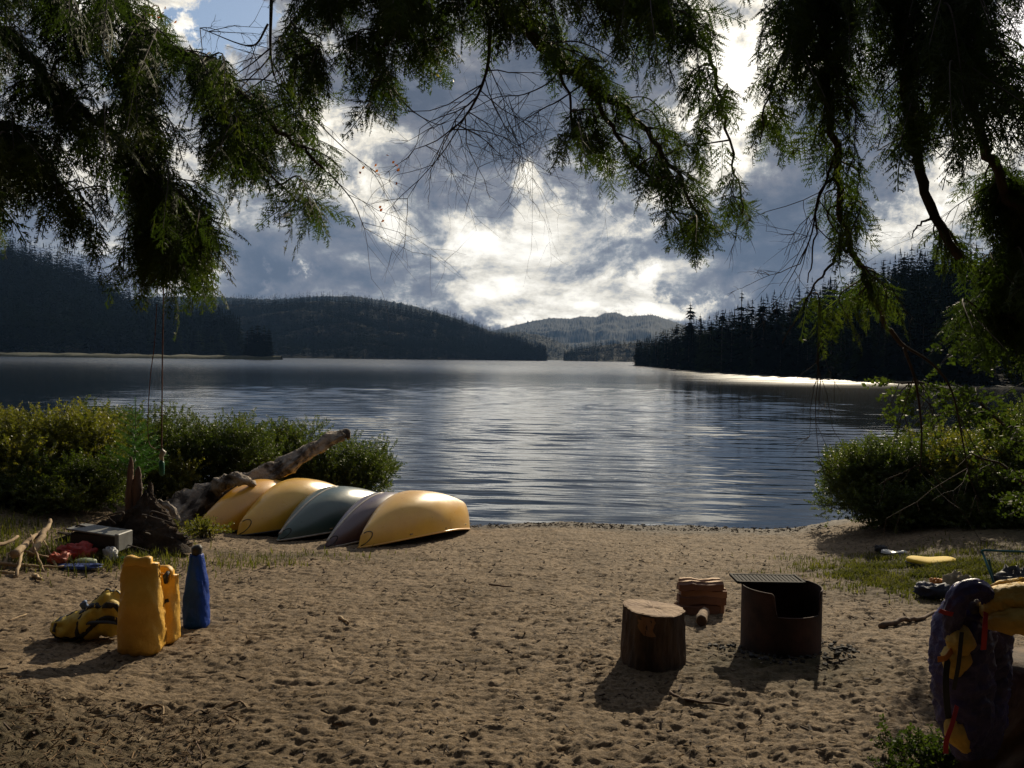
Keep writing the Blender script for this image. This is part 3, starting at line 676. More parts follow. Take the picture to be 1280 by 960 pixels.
rtree, RLP = grow_tree('hemlock_tree', 'dark hemlock reaching in from the right edge with broken limbs hanging over the water', 'tree',
    ([(t3[0], t3[1], TZ(*t3) - .3), (t3[0], t3[1], 2.5), (t3[0] - .1, t3[1], 6), (t3[0], t3[1], 11)], [.32, .25, .2, .1]),
    [([Vector((t3[0], t3[1], 5.4))] + A3((1180, -120, 4.4), (1060, -70, 4.4), (1028, 0, 4.4), (1035, 100, 4.5), (1048, 200, 4.6), (1055, 290, 4.7), (1078, 340, 4.8), (1100, 390, 4.9), (1130, 435, 5.0)), .032, .011, True),
     (A3((1200, -130, 4.6), (1120, -50, 4.5), (1133, 90, 4.5), (1143, 180, 4.5), (1158, 240, 4.5), (1196, 320, 4.5)), .034, .023, True),
     (A3((1167, 262, 4.5), (1158, 275, 4.5), (1146, 285, 4.5), (1138, 297, 4.5)), .010, .002, False),
     ([Vector((t3[0], t3[1], 4.6))] + A3((1300, -60, 4.6), (1180, -20, 4.3), (1200, 110, 4.3), (1238, 190, 4.4), (1262, 245, 4.5), (1320, 320, 4.6)), .036, .02, True),
     (A3((1028, 0, 4.4), (985, 60, 4.5), (960, 120, 4.6), (948, 180, 4.7)), .012, .003, True),
     ([Vector((t3[0], t3[1], 3.6))] + A3((1330, 200, 4.8), (1290, 280, 4.9), (1250, 340, 5.0), (1228, 400, 5.0)), .022, .006, True),
     (A3((1048, 180, 4.6), (1036, 215, 4.6), (1020, 265, 4.6), (1018, 310, 4.6), (1008, 350, 4.6)), .009, .003, False),
     (A3((1055, 290, 4.7), (1040, 330, 4.8), (1022, 350, 4.8), (1000, 390, 4.9), (978, 428, 4.9)), .010, .003, True),
     (A3((1055, 250, 4.7), (1035, 270, 4.7), (1070, 320, 4.8), (1090, 345, 4.8)), .006, .002, False),
     (A3((1085, 355, 4.85), (1075, 370, 4.9), (1080, 330, 4.9)), .005, .002, False)],
    right_poly, 345, spray=.29, seed=23, root_at=(t3[0], t3[1], TZ(*t3)))
# dead fans of bare twigs hanging from the boughs
def bare_fan(parent, m, start, main, spread, n_, seed, r0=.008, depth=2, droopy=.4):
    random.seed(seed); b3 = MB(); off = Vector(parent.location); pts = smooth_pts(main, 5)
    b3.tube([p - off for p in pts], lerp_list([r0, r0 * .35], len(pts)), 6, rough=.1)
    def br(p, d, L, r_, lev):
        q = [p]; dd = Vector(d)
        for i in range(5):
            dd = (dd + Vector([random.gauss(0, .16), random.gauss(0, .10), random.gauss(-droopy * .12, .14)])).normalized(); q.append(q[-1] + dd * L / 5)
        b3.tube([v - off for v in q], lerp_list([r_, r_ * .4], 6), 4, cap=False)
        if lev > 0:
            for i in range(random.randint(3, 5)):
                k_ = random.randint(1, 5); sd = Vector((random.gauss(0, .8), random.gauss(0, .35), random.gauss(-.15, .6)))
                br(q[k_], (dd + sd).normalized(), L * random.uniform(.35, .6), r_ * .55, lev - 1)
    for i in range(n_):
        k_ = random.randint(int(len(pts) * .25), len(pts) - 1); br(pts[k_], Vector((random.uniform(*spread[0]), random.gauss(0, .35), random.uniform(*spread[1]))).normalized(), random.uniform(.25, .6), r0 * .4, depth)
    return b3.build('dead_branch', m, parent, True)
bare_fan(mt_, twig_mat, 0, A3((612, 35, 4.5), (610, 80, 4.55), (597, 120, 4.6), (578, 150, 4.65), (563, 162, 4.65)), ((-1.0, 1.0), (-.75, .1)), 15, 3, .010)
bare_fan(mt_, twig_mat, 0, A3((700, 75, 4.6), (690, 100, 4.6), (655, 118, 4.6), (620, 122, 4.6), (575, 145, 4.6)), ((-.8, .8), (-1, 0)), 10, 4, .005)
bare_fan(mt_, twig_mat, 0, A3((750, 90, 4.7), (700, 125, 4.6), (680, 135, 4.6), (640, 160, 4.6)), ((-.6, .6), (-1, 0)), 9, 6, .005)
bare_fan(mt_, twig_mat, 0, A3((490, 110, 4.5), (515, 138, 4.5), (545, 155, 4.5), (560, 152, 4.5)), ((-.8, .8), (-1, .3)), 6, 8, .004)
bare_fan(lt, twig_mat, 0, A3((335, 30, 5.0), (320, 55, 5.0), (300, 55, 5.0), (250, 35, 5.0)), ((-1, 1), (-1, .6)), 7, 9, .007)
bare_fan(lt, twig_mat, 0, A3((340, -20, 5.0), (338, 60, 5.0), (342, 95, 5.0)), ((-1, 1), (-1, .4)), 6, 10, .012, 1)
bare_fan(lt, twig_mat, 0, A3((360, 110, 5.1), (390, 145, 5.1), (430, 185, 5.2), (470, 215, 5.2)), ((.2, 1), (-1, .3)), 5, 12, .005, 1)
bare_fan(lt, twig_mat, 0, A3((410, 215, 5.3), (440, 250, 5.3), (455, 285, 5.3)), ((-.2, 1), (-1, .1)), 6, 13, .005, 1)
bare_fan(rtree, twig_mat, 0, A3((1050, 215, 4.6), (1025, 240, 4.6), (1015, 290, 4.6), (1000, 330, 4.6)), ((-1, .5), (-1, -.1)), 8, 14, .008)
bare_fan(rtree, twig_mat, 0, A3((1024, 380, 4.9), (1023, 430, 4.9), (1022, 480, 4.9)), ((-.3, .3), (-1, -.4)), 5, 15, .007, 1)
bare_fan(rtree, twig_mat, 0, A3((1130, 435, 5.0), (1145, 480, 5.05), (1152, 540, 5.1), (1150, 590, 5.1)), ((-.6, .6), (-1, .0)), 5, 16, .009, 1)
bare_fan(rtree, twig_mat, 0, A3((1130, 432, 5.0), (1165, 455, 5.0), (1190, 490, 5.0), (1205, 560, 5.0), (1212, 600, 5.0)), ((-.6, .6), (-1, .0)), 5, 17, .008, 1)
bare_fan(rtree, twig_mat, 0, A3((1240, 230, 4.6), (1215, 245, 4.6), (1190, 262, 4.6), (1180, 280, 4.6)), ((-1, 0), (-.6, .4)), 4, 18, .004, 1)
def red_leaves(parent, m, spots, seed, cnt=4):
    random.seed(seed); off = Vector(parent.location)
    for px, py, d in spots:
        for _ in range(cnt):
            p = at(px + random.gauss(0, 7), py + random.gauss(0, 7), d) - off; n_ = Vector([random.gauss(0, 1) for _ in range(3)]).normalized(); a = n_.orthogonal().normalized() * .7; c_ = n_.cross(a)
            b3 = MB(); b3.add([Vector((0, 0, 0)), a * .016 + c_ * .012, a * .036 + n_ * .004, a * .016 - c_ * .012], [(0, 1, 2, 3)]); b3.build('leaf', m, parent, loc=p)
red_leaves(lt, dead_leaf, [(448, 208, 5.2), (474, 214, 5.2), (490, 210, 5.2), (500, 216, 5.2), (478, 262, 5.2), (193, 22, 4.9), (205, 20, 4.9)], 3, 3)
yl = leaf_mat('yellow_leaf', (.35, .25, .03), (.45, .33, .04), (.5, .4, .08), 5, .5)
red_leaves(mt_, yl, [(548, 85, 4.5), (551, 93, 4.5), (562, 52, 4.5)], 4, 2)
# forest behind and beside the viewer
for i, (x_, y_, h_) in enumerate([(-7.5, -2, 17), (-5, -6, 20), (-1.5, -8, 22), (2.6, -4.5, 19), (6.5, -2.5, 20), (8.5, 2.0, 17), (-9.5, 3.5, 18), (4, -11, 24), (-6.5, -12, 24), (11, -6, 22), (-12, -4, 22), (0.8, -15, 25), (-9.8, 8.5, 15)]):
    conifer((x_, y_, gz(x_, y_)), h_, 'tall conifer in the wood behind the camp' if y_ < 3 else 'conifer beyond the left edge of the shrubs', 'conifers behind the camp', wide=1.1)

# ------------------------------------------------------------------ shrubs
def leaf_tmpl(seed, n_=26, wd=.30, L=.085):
    """a leafy twig, length about 1"""
    rr = random.Random(seed); V_ = []; F_ = []
    for i in range(n_):
        t_ = (i + .5) / n_; p = Vector((t_, .05 * math.sin(3 * t_), .0)); a = i * 2.4; d = Vector((rr.uniform(.35, .9), math.cos(a), math.sin(a) + .25)).normalized()
        n3 = Vector([rr.gauss(0, 1) for _ in range(3)]); s_ = d.cross(n3).normalized(); l_ = L * rr.uniform(1.3, 2.3); k_ = len(V_)
        V_ += [p, p + d * l_ * .5 + s_ * l_ * wd, p + d * l_, p + d * l_ * .5 - s_ * l_ * wd]; F_.append((k_, k_ + 1, k_ + 2, k_ + 3))
    k_ = len(V_); V_ += [Vector((0, -.01, 0)), Vector((1, 0, 0)), Vector((1, .004, 0)), Vector((0, .01, 0))]; F_.append((k_, k_ + 1, k_ + 2, k_ + 3))
    return np.array([tuple(v) for v in V_]), np.array(F_, int)
LT = [leaf_tmpl(i) for i in range(6)]
LTB = [leaf_tmpl(20 + i, 15, .36, .13) for i in range(6)]
shrub_m = leaf_mat('shrub_leaves', (.022, .034, .008), (.052, .068, .014), (.13, .13, .024), 1.2, .45, .5)
shrub_y = leaf_mat('shrub_leaves_yellowing', (.036, .046, .010), (.11, .105, .018), (.26, .19, .03), 1.6, .5, .5)
shrub_b = leaf_mat('alder_leaves', (.016, .028, .008), (.040, .058, .014), (.085, .10, .022), 1.6, .42, .6, spec=.15)
def shrub(label, base, rx, ry, h_, m, n_, seed, group=None, tm=None, size=.20, lean=(0, 0), cat='shrub', stems=9):
    random.seed(seed); o = empty('leafy_shrub', base, label, cat, group); cl = Cloud(); tm = tm or LT
    lobes = [(Vector((random.uniform(-.65, .65) * rx + lean[0] * .5, random.uniform(-.65, .65) * ry + lean[1] * .5, h_ * random.uniform(.12, .80))), random.uniform(.28, .5)) for _ in range(20)]
    cnt = 0
    while cnt < n_:
        c_, rr = random.choice(lobes); d = Vector([random.gauss(0, 1) for _ in range(3)]).normalized()
        if d.z < -.75: continue
        q = random.random() ** .45; p = c_ + Vector((d.x * rx * rr, d.y * ry * rr, d.z * h_ * rr * .62)) * q
        if p.z < .03: p.z = random.uniform(.0, .35) * h_
        if p.z > h_ * random.uniform(.9, 1.12): continue
        dv = d + Vector((random.gauss(0, .5), random.gauss(0, .5), random.gauss(.55, .35))); cl.put(random.choice(tm), p, dv, size * random.uniform(.6, 1.3), random.uniform(0, 6.28)); cnt += 1
    cl.build('foliage', m, o); b3 = MB()
    for i in range(stems):
        a = random.uniform(0, 6.28); t_ = Vector((math.cos(a) * rx * .6 + lean[0] * .6, math.sin(a) * ry * .6, h_ * random.uniform(.6, .95)))
        b3.tube([(math.cos(a) * .08, math.sin(a) * .08, -.1), (t_.x * .4, t_.y * .4, t_.z * .5), tuple(t_)], [.014, .010, .004], 5)
    b3.build('stem', twig_mat, o, True); return o
def bush_at(label, px, d, top_py, rx, ry, m, n_, seed, **kw):
    p = at(px, 500, d); p.z = max(gz(p.x, d), WATER - .1); q = ray(px, top_py); zt = CAM.z + q.z / q.y * d
    return shrub(label, p, rx, ry, max(.22, zt - p.z), m, int(n_ * 1.7), seed, **kw)
G = 'shrubs along the left shore'
bush_at('yellow green shrub at the far left edge behind the driftwood pile', 15, 12.6, 512, 1.15, .9, shrub_y, 1500, 1, group=G)
bush_at('yellowing shrub with rusty flower spikes, between the left edge and the sapling', 70, 13.2, 512, 1.05, .9, shrub_y, 1500, 2, group=G)
bush_at('shrub behind the little pine sapling', 150, 14.6, 508, 1.15, .9, shrub_m, 1300, 3, group=G)
bush_at('dark low shrub in front of the yellowing shrubs, above the driftwood pile', 45, 11.9, 598, .85, .6, shrub_m, 1000, 4, group=G)
bush_at('dark undergrowth shrub left of the upturned root mound', 92, 12.3, 573, .8, .6, shrub_m, 900, 5, group=G)
bush_at('green shrub just right of the swing ropes', 232, 15.0, 524, .95, .85, shrub_m, 1300, 6, group=G)
bush_at('rounded shrub above the lower end of the grey log', 290, 15.0, 527, .95, .8, shrub_m, 1300, 7, group=G)
bush_at('shrub crowned with pale tips behind the middle of the grey log', 350, 15.8, 522, 1.0, .9, shrub_m, 1300, 8, group=G)
bush_at('dense shrub behind the raised tip of the log', 402, 16.2, 527, .95, .9, shrub_m, 1300, 9, group=G)
bush_at('shrub at the water end of the left bank, just above the canoes', 452, 16.6, 543, .65, .9, shrub_m, 1000, 10, group=G)
bush_at('small shrub tucked under the log tip behind the pale canoes', 425, 15.9, 578, .8, .5, shrub_m, 800, 11, group=G)
bush_at('small bright green bush between the root mound and the leftmost canoe', 258, 12.0, 655, .24, .2, shrub_y, 110, 12, size=.13, cat='bush')
bush_at('small bright weedy bush behind the blue bag', 215, 11.2, 690, .25, .2, shrub_y, 90, 13, size=.10, cat='bush')
bush_at('tangled yellow green bush beside the hanging swing, under the ropes', 215, 14.0, 578, .45, .4, shrub_y, 450, 14, cat='bush')
G = 'shrubs along the right shore'
bush_at('rounded dark shrub leaning over the water at the right end of the beach', 1100, 14.3, 556, .80, .9, shrub_m, 1700, 21, group=G, lean=(-.25, 0))
bush_at('olive shrub on the right bank, second from the beach', 1165, 14.3, 545, 1.0, .9, shrub_m, 1700, 22, group=G)
bush_at('large yellow green shrub on the right bank under the hanging limbs', 1235, 13.9, 520, 1.05, .9, shrub_y, 1600, 23, group=G)
bush_at('dark shrub at the right edge of the photo above the grass', 1320, 12.8, 500, 1.2, .9, shrub_m, 1500, 24, group=G)
bush_at('low dark undergrowth behind the grass patch', 1150, 13.4, 612, 1.1, .5, shrub_m, 1300, 25, group=G)
bush_at('low dark undergrowth behind the camp chair', 1250, 13.0, 600, 1.1, .5, shrub_m, 1300, 26, group=G)
# broad-leaved alder branches over the right bank
alder_poly = [([(1080, 470), (1130, 450), (1180, 440), (1230, 380), (1340, 330), (1340, 660), (1260, 650), (1200, 600), (1165, 560), (1100, 545), (1085, 500)], 1.0, -.25, 9.0)]
t4 = (6.6, 9.6)
grow_tree('alder_tree', 'leafy young alder with sunlit leaves arching over the right bank', 'tree',
    ([(t4[0], t4[1], TZ(*t4) - .2), (6.5, 9.5, 1.2), (6.3, 9.4, 3.2), (6.4, 9.4, 5)], [.09, .07, .05, .02]),
    [([Vector((6.5, 9.5, 1.0))] + A3((1290, 560, 9.2), (1220, 500, 9.0), (1150, 480, 9.0), (1095, 480, 9.0)), .03, .006, True),
     ([Vector((6.5, 9.5, 1.9))] + A3((1300, 440, 9.2), (1250, 410, 9.0), (1200, 440, 9.0)), .03, .006, True),
     ([Vector((6.5, 9.5, .6))] + A3((1300, 620, 9.0), (1250, 580, 9.0), (1190, 560, 9.0)), .03, .006, True)],
    alder_poly, 115, spray=.27, seed=31, m_leaf=shrub_b, root_at=(t4[0], t4[1], TZ(*t4)), tmpl=LTB, dens=.6, droop=.3)
# sapling pine
def sapling():
    d = 12.4; base = at(168, 600, d); base.z = gz(base.x, d) + .35; top = at(171, 497, d); H_ = top.z - base.z
    o = empty('pine_sapling', base, 'small bright green pine sapling growing behind the root mound', 'sapling'); b3 = MB(); b3.tube([(0, 0, -.2), (.01, 0, H_ * .6), (.02, 0, H_ * .98)], [.014, .009, .003], 6); b3.build('trunk', bark, o, True)
    V_ = []; F_ = []; rr = random.Random(5)
    for i in range(64):
        t_ = i / 64; a = i * 2.4; d_ = Vector((math.cos(a), .0 + math.sin(a), 0)); y_ = rr.uniform(-.1, .1)
        k_ = len(V_); p = Vector((t_, 0, 0)); q = p + Vector((.07, math.cos(a) * .09, math.sin(a) * .09)) * rr.uniform(.8, 1.8); s_ = Vector((.004, rr.uniform(-.01, .01), .010)); V_ += [p - s_, q, q + s_ * .3, p + s_]; F_.append((k_, k_ + 1, k_ + 2, k_ + 3))
    T_ = (np.array([tuple(v) for v in V_]), np.array(F_)); cl = Cloud()
    for i in range(11):
        z_ = H_ * (.22 + .68 * i / 11); L_ = .42 * (1 - i / 12.5) + .07
        for j in range(6):
            a = j * 1.047 + i * .5; cl.put(T_, (0, 0, z_), (math.cos(a), math.sin(a), .45), L_ * random.uniform(.8, 1.15))
    cl.put(T_, (0, 0, H_ * .8), (.02, 0, 1), .28); cl.build('foliage', leaf_mat('pine_needles', (.02, .05, .016), (.035, .085, .022), (.06, .13, .03), 3, .35), o)
sapling()
# ------------------------------------------------------------------ canoes
def gel(name, c1, c2, rough=.28):
    m, k, b_ = principled(name); t = k.new('ShaderNodeTexCoord').outputs['Object']
    f = k.noise(t, 2.2, 6, .65); col = k.ramp(f, [(.3, c2), (.65, c1)])
    col = k.mix(k.maprange(k.noise(k.mapping(t, (.6, 9, 9)), 3.5, 7, .75), .62, .72, 0, .55), col, tuple(q * .45 + .06 for q in c1))   # scratches along the hull
    col = k.mix(k.maprange(k.noise(t, 9, 6, .7), .66, .72, 0, .75), col, (.05, .04, .03))
    k.put(b_.inputs['Base Color'], col); k.put(b_.inputs['Roughness'], k.maprange(k.noise(t, 5, 6, .7), .3, .7, rough * .8, rough * 1.7))
    b_.inputs['Coat Weight'].default_value = .85; b_.inputs['Coat Roughness'].default_value = .34; b_.inputs['Coat IOR'].default_value = 1.65; b_.inputs['Specular IOR Level'].default_value = .5
    return m
gold = gel('gold_gelcoat', (.86, .44, .03), (.72, .34, .02)); yel = gel('yellow_gelcoat', (.90, .52, .04), (.78, .40, .025))
green_h = gel('green_gelcoat', (.045, .10, .085), (.030, .070, .06), .3); purp = gel('maroon_gelcoat', (.11, .06, .08), (.075, .04, .055), .3)
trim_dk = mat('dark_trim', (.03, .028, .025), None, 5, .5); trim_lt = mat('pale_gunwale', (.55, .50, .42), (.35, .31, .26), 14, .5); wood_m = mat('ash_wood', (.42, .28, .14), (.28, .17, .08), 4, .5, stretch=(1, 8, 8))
def canoe(label, hull_m, gun_m, near, far, H=.64, beam=.80, roll=0., yaw=0., znear=.0, zfar=.0, stem0=.20, stem1=.40, strip=None):
    L = math.hypot(far.x - near.x, far.y - near.y); base = (near + far) / 2; 
    o = empty('canoe', base, label, 'canoe', 'overturned canoes lying side by side'); ax = Vector((far.x - near.x, far.y - near.y, 0)).normalized(); rt_ = Vector((ax.y, -ax.x, 0))
    n_ = 44; m_ = 26; rings = []; q = Quaternion(ax, R(roll))
    def S(u, v):
        """u along 0..1, v 0 = right gunwale .. 1 = left gunwale, over the keel"""
        w_ = beam / 2 * max(0.0, math.sin(math.pi * min(max(u, 0), 1))) ** (1.0 - .32 * float(sstep(.25, .75, u))) + .006
        g = .015 + .13 * math.sin(math.pi * u) ** 1.2; e0 = math.sin(math.pi / 2 * min(1, u / .48)) ** 1.05; e1 = math.sin(math.pi / 2 * min(1, (1 - u) / .56)) ** 1.0
        kz = min(stem0 + (H - stem0) * e0, stem1 + (H - stem1) * e1)
        th = math.pi * v; c_, s_ = math.cos(th), math.sin(th); full = math.sin(math.pi * u) ** .5; p_ = 1.05 - .25 * full
        y_ = w_ * math.copysign(abs(c_) ** p_, c_) * (1 + .05 * s_ * full); z_ = g + (kz - g) * abs(s_) ** (.95)
        if u < .02 or u > .98: y_ *= .5
        end = near if u < .5 else far; zb = near.z + (far.z - near.z) * u - base.z + znear * (1 - u) + zfar * u
        bow = -.05 * math.sin(v * math.pi) * (max(0, 1 - u / .06) - max(0, 1 - (1 - u) / .06)) * -1   # rounded stems
        vloc = q @ (rt_ * y_ + Vector((0, 0, z_)))
        return ax * (L * (u - .5) + bow) + vloc + Vector((0, 0, zb))
    us = [0, .006, .015, .03] + list(np.linspace(.05, .95, n_)) + [.97, .985, .994, 1]
    b3 = MB(); b3.loft([[S(u, j / m_) for j in range(m_ + 1)] for u in us], closed=False, cap0=True, cap1=True); hull = b3.build('hull', hull_m, o, True)
    for v in (0, 1):
        b3 = MB(); b3.tube([S(u, v) for u in us], .013, 8); b3.build('gunwale', gun_m, o, True)
    for u in (.03, ):
        b3 = MB(); b3.tube([S(.012 + .055 * math.sin(math.pi * t_) , .03 + .40 * t_) + rt_ * .004 for t_ in np.linspace(0, .93, 14)], .006, 6); b3.build('bow_band', trim_dk, o, True)
    if strip:  # added pale strip: the bright highlight along the bow crest, put in as colour
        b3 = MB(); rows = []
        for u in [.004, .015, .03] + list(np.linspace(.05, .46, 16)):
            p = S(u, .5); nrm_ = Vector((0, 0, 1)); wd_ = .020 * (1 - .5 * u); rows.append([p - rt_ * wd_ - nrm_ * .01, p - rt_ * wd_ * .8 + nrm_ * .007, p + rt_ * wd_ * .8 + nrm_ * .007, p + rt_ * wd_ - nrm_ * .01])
        b3.loft(rows); b3.build('bow_highlight', strip, o, True)
    for u in (.28, .74):
        b3 = MB(); a, c_ = S(u, .03), S(u, .97); b3.box((a + c_) / 2, (.20, (a - c_).length * .96, .02), rot=Matrix((ax, -rt_, Vector((0, 0, 1)))).transposed(), bevel=.004); b3.build('seat', wood_m, o)
    b3 = MB(); b3.tube([S(.5, .02), S(.5, .98)], .018, 6); b3.build('thwart', wood_m, o)
    return o
near5, far5 = gp(448, 686), gp(583, 661); D5 = far5 - near5
ax5 = Vector((D5.x, D5.y, 0)).normalized(); side5 = Vector((-ax5.y, ax5.x, 0)); L5 = math.hypot(D5.x, D5.y)
def par(s_, zt=0.0, L=1.0, turn=0.0, back=0.0):
    nr = near5 + side5 * s_ + ax5 * back; f_ = nr + ax5 * L5 * L + Vector((turn, 0, 0)); nr.z = gz(nr.x, nr.y) + zt; f_.z = gz(f_.x, f_.y); return nr, f_
canoe('yellow gold canoe on the right end of the row, its hull fully in view', yel, gold, near5, far5, H=.71, beam=.94, roll=0, stem0=.17, stem1=.42)
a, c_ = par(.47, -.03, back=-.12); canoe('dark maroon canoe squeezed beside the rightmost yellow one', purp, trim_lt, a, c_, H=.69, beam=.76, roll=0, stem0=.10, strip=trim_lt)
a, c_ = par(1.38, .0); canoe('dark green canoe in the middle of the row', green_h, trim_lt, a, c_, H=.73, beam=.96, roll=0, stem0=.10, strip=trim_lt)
a, c_ = par(2.02, -.02, back=-.10); canoe('pale yellow canoe with the highest back, left of the green one', yel, trim_dk, a, c_, H=.82, beam=.94, roll=0, stem0=.18)
a, c_ = par(2.46, -.10, back=-.45); canoe('amber canoe on the left end of the row against the weeds', gold, trim_dk, a, c_, H=.80, beam=.80, roll=0, stem0=.2)

# ------------------------------------------------------------------ driftwood log and root mound
log_m = mat('weathered_log', (.38, .32, .26), (.045, .032, .024), 3.4, .9, 0, .06, 14, stretch=(1, 1, 1), lo=.42, hi=.56, detail=9)
def rough_tube(b3, pts, rads, n_=22, amp=.15, seed=1, fr=3.0, cap=True, fold=0.0):
    pts = smooth_pts(pts, 18 if fold else 8); rads = lerp_list(rads, len(pts)); a = None; rings = []; s0 = 0
    for i, p in enumerate(pts):
        t_ = (pts[min(i + 1, len(pts) - 1)] - pts[max(i - 1, 0)]).normalized(); a = t_.orthogonal().normalized() if a is None else (a - t_ * a.dot(t_)).normalized(); c_ = t_.cross(a)
        if i: s0 += (p - pts[i - 1]).length
        ring = []
        for k_ in range(n_):
            an = 6.2832 * k_ / n_; nn = float(fbm(np.array([math.cos(an) * 1.6 * fr / 3 + seed]), np.array([math.sin(an) * 1.6 + s0 * fr]), 4, .6)[0]); fo = fold * max(0.0, 1 - 6 * abs(float(perlin(np.array([an * .8 + s0 * 9 + seed]), np.array([s0 * 16 - math.cos(an) * 1.2 + seed]))[0]))) if fold else 0.0
            ring.append(p + (a * math.cos(an) + c_ * math.sin(an)) * rads[i] * (1 + amp * 2 * nn - fo))
        rings.append(ring)
    b3.loft(rings, cap0=cap, cap1=cap)
lo_ = empty('driftwood_log', at(300, 620, 13.4), 'long weathered grey log angling up out of the shrubs behind the canoes', 'log'); off = Vector(lo_.location)
def L_(px, py, d): return at(px, py, d) - off
b3 = MB(); rough_tube(b3, [L_(178, 668, 12.3), L_(215, 650, 12.9), L_(262, 624, 13.4), (L_(310, 604, 13.8)), L_(352, 584, 14.2), L_(385, 565, 14.6), L_(410, 551, 14.9), L_(428, 545, 15.1)], [.27, .26, .21, .16, .135, .11, .105, .09], 40, .34, 3); b3.build('trunk', log_m, lo_, True)
b3 = MB(); rough_tube(b3, [L_(425, 546, 15.1), L_(433, 541, 15.2), L_(436, 548, 15.15)], [.085, .075, .03], 12, .12, 5); b3.build('broken_tip', log_m, lo_, True)
for pts, r_ in (([(215, 665, 12.5), (222, 655, 12.2), (212, 634, 12.2), (196, 628, 12.3), (180, 632, 12.4)], [.07, .05, .045, .035, .012]), ([(205, 662, 12.2), (225, 668, 11.9), (238, 678, 11.7), (243, 688, 11.6)], [.06, .045, .03, .012]), ([(185, 662, 12.0), (195, 680, 11.6), (215, 688, 11.5)], [.06, .04, .02]), ([(270, 612, 13.2), (285, 601, 13.1), (300, 599, 13.1), (318, 606, 13.3)], [.12, .10, .08, .04])):
    b3 = MB(); rough_tube(b3, [L_(*q) for q in pts], r_, 14, .45, r_[0] * 70, 9); b3.build('root', log_m, lo_, True)
mound_m = mat('root_soil', (.060, .040, .026), (.022, .015, .010), 7, .95, 0, .03, 22)
mp = gp(130, 692) + Vector((0, .25, 0)); mo = empty('root_mound', mp, 'dark upturned root mound of soil with splintered red wood on top', 'root mound')
n1_, n2_ = 60, 30; Vm = []; hh = 1.0
for i in range(n2_ + 1):
    t_ = i / n2_
    for j in range(n1_):
        a = 6.2832 * j / n1_; rr_ = 1 - t_; nn = float(fbm(np.array([math.cos(a) * 1.6 + 3]), np.array([math.sin(a) * 1.6 + t_ * 3]), 5, .62)[0])
        pk = .66 * (1 - rr_ ** 1.6) * (.80 + .35 * math.cos(a + .2))
        Vm.append((.82 * rr_ * math.cos(a) * (1 + .45 * nn) + .30 * t_ ** 2, .40 * rr_ * math.sin(a) * (1 + .45 * nn) + .25, pk * 1.0 * (1 + .25 * nn) - .05))
idx = np.arange((n2_ + 1) * n1_).reshape(n2_ + 1, n1_); idr = np.roll(idx, -1, 1); q = np.stack([idx[:-1], idr[:-1], idr[1:], idx[1:]], -1).reshape(-1, 4)
link('soil', mesh_np('soil', Vm, q, 4, mound_m, True), mo)
splinter_m = mat('splintered_wood', (.15, .075, .040), (.04, .024, .016), 6, .85, 0, .015, 18, stretch=(1, 1, .2))
for k_, (px, y0_, y1_, r_, dx) in enumerate([(171, 640, 583, .06, 2), (161, 640, 571, .05, 3), (177, 645, 612, .05, -2)]):
    b3 = MB(); a = at(px, y0_, mp.y + .25) - mp; c_ = at(px + dx, y1_, mp.y + .3) - mp; rough_tube(b3, [a, a.lerp(c_, .5), a.lerp(c_, .85), c_], [r_, r_ * .9, r_ * .55, r_ * .15], 10, .25, k_ + 2, 8); b3.build('splinter', splinter_m, mo, True)
for k_ in range(9):
    random.seed(50 + k_); a = at(random.uniform(95, 190), random.uniform(640, 690), mp.y - .25) - mp; b3 = MB(); b3.tube(smooth_pts([a, a + Vector((random.uniform(-.2, .2), -.1, random.uniform(-.02, .12))), a + Vector((random.uniform(-.4, .4), -.12, random.uniform(-.12, .1)))], 5), lerp_list([.018, .004], 11), 5, rough=.2); b3.build('root', twig_mat, mo, True)

# ------------------------------------------------------------------ swing ropes
rope_m = mat('rope', (.20, .09, .07), (.10, .05, .04), 30, .9)
ro = empty('swing_rope', at(202, 600, 6.4), 'thin reddish rope hanging from the left bough with a knotted green handle', 'rope'); off = Vector(ro.location)
b3 = MB(); b3.tube([at(205, 330, 5.1 if False else 5.6) - off, at(203, 450, 5.6) - off, at(202, 560, 5.6) - off], .0045, 6); b3.build('line', rope_m, ro)
b3 = MB(); p = at(202, 567, 5.6) - off; b3.tube([p + Vector((0, 0, .03)), p + Vector((.01, 0, .01)), p + Vector((0, 0, -.02)), p + Vector((.005, 0, -.05))], [.006, .018, .014, .008], 8, rough=.3); b3.build('knot', trim_lt, ro, True)
b3 = MB(); b3.tube([p + Vector((0, 0, -.04)), p + Vector((.0, 0, -.06)), p + Vector((.003, 0, -.13)), p + Vector((.0, 0, -.14))], [.010, .018, .016, .008], 10); b3.build('handle', mat('green_grip', (.02, .16, .10), None, 9, .5), ro, True)
r2 = empty('slack_rope', at(190, 520, 5.8), 'second fainter rope trailing slack beside the swing rope', 'rope'); off = Vector(r2.location)
b3 = MB(); b3.tube([p_ - off for p_ in smooth_pts(A3((196, 380, 5.7), (193, 430, 5.7), (188, 470, 5.7), (185, 520, 5.7), (186, 552, 5.7), (193, 561, 5.65), (200, 562, 5.6)), 6)], .0028, 5); b3.build('line', rope_m, r2)

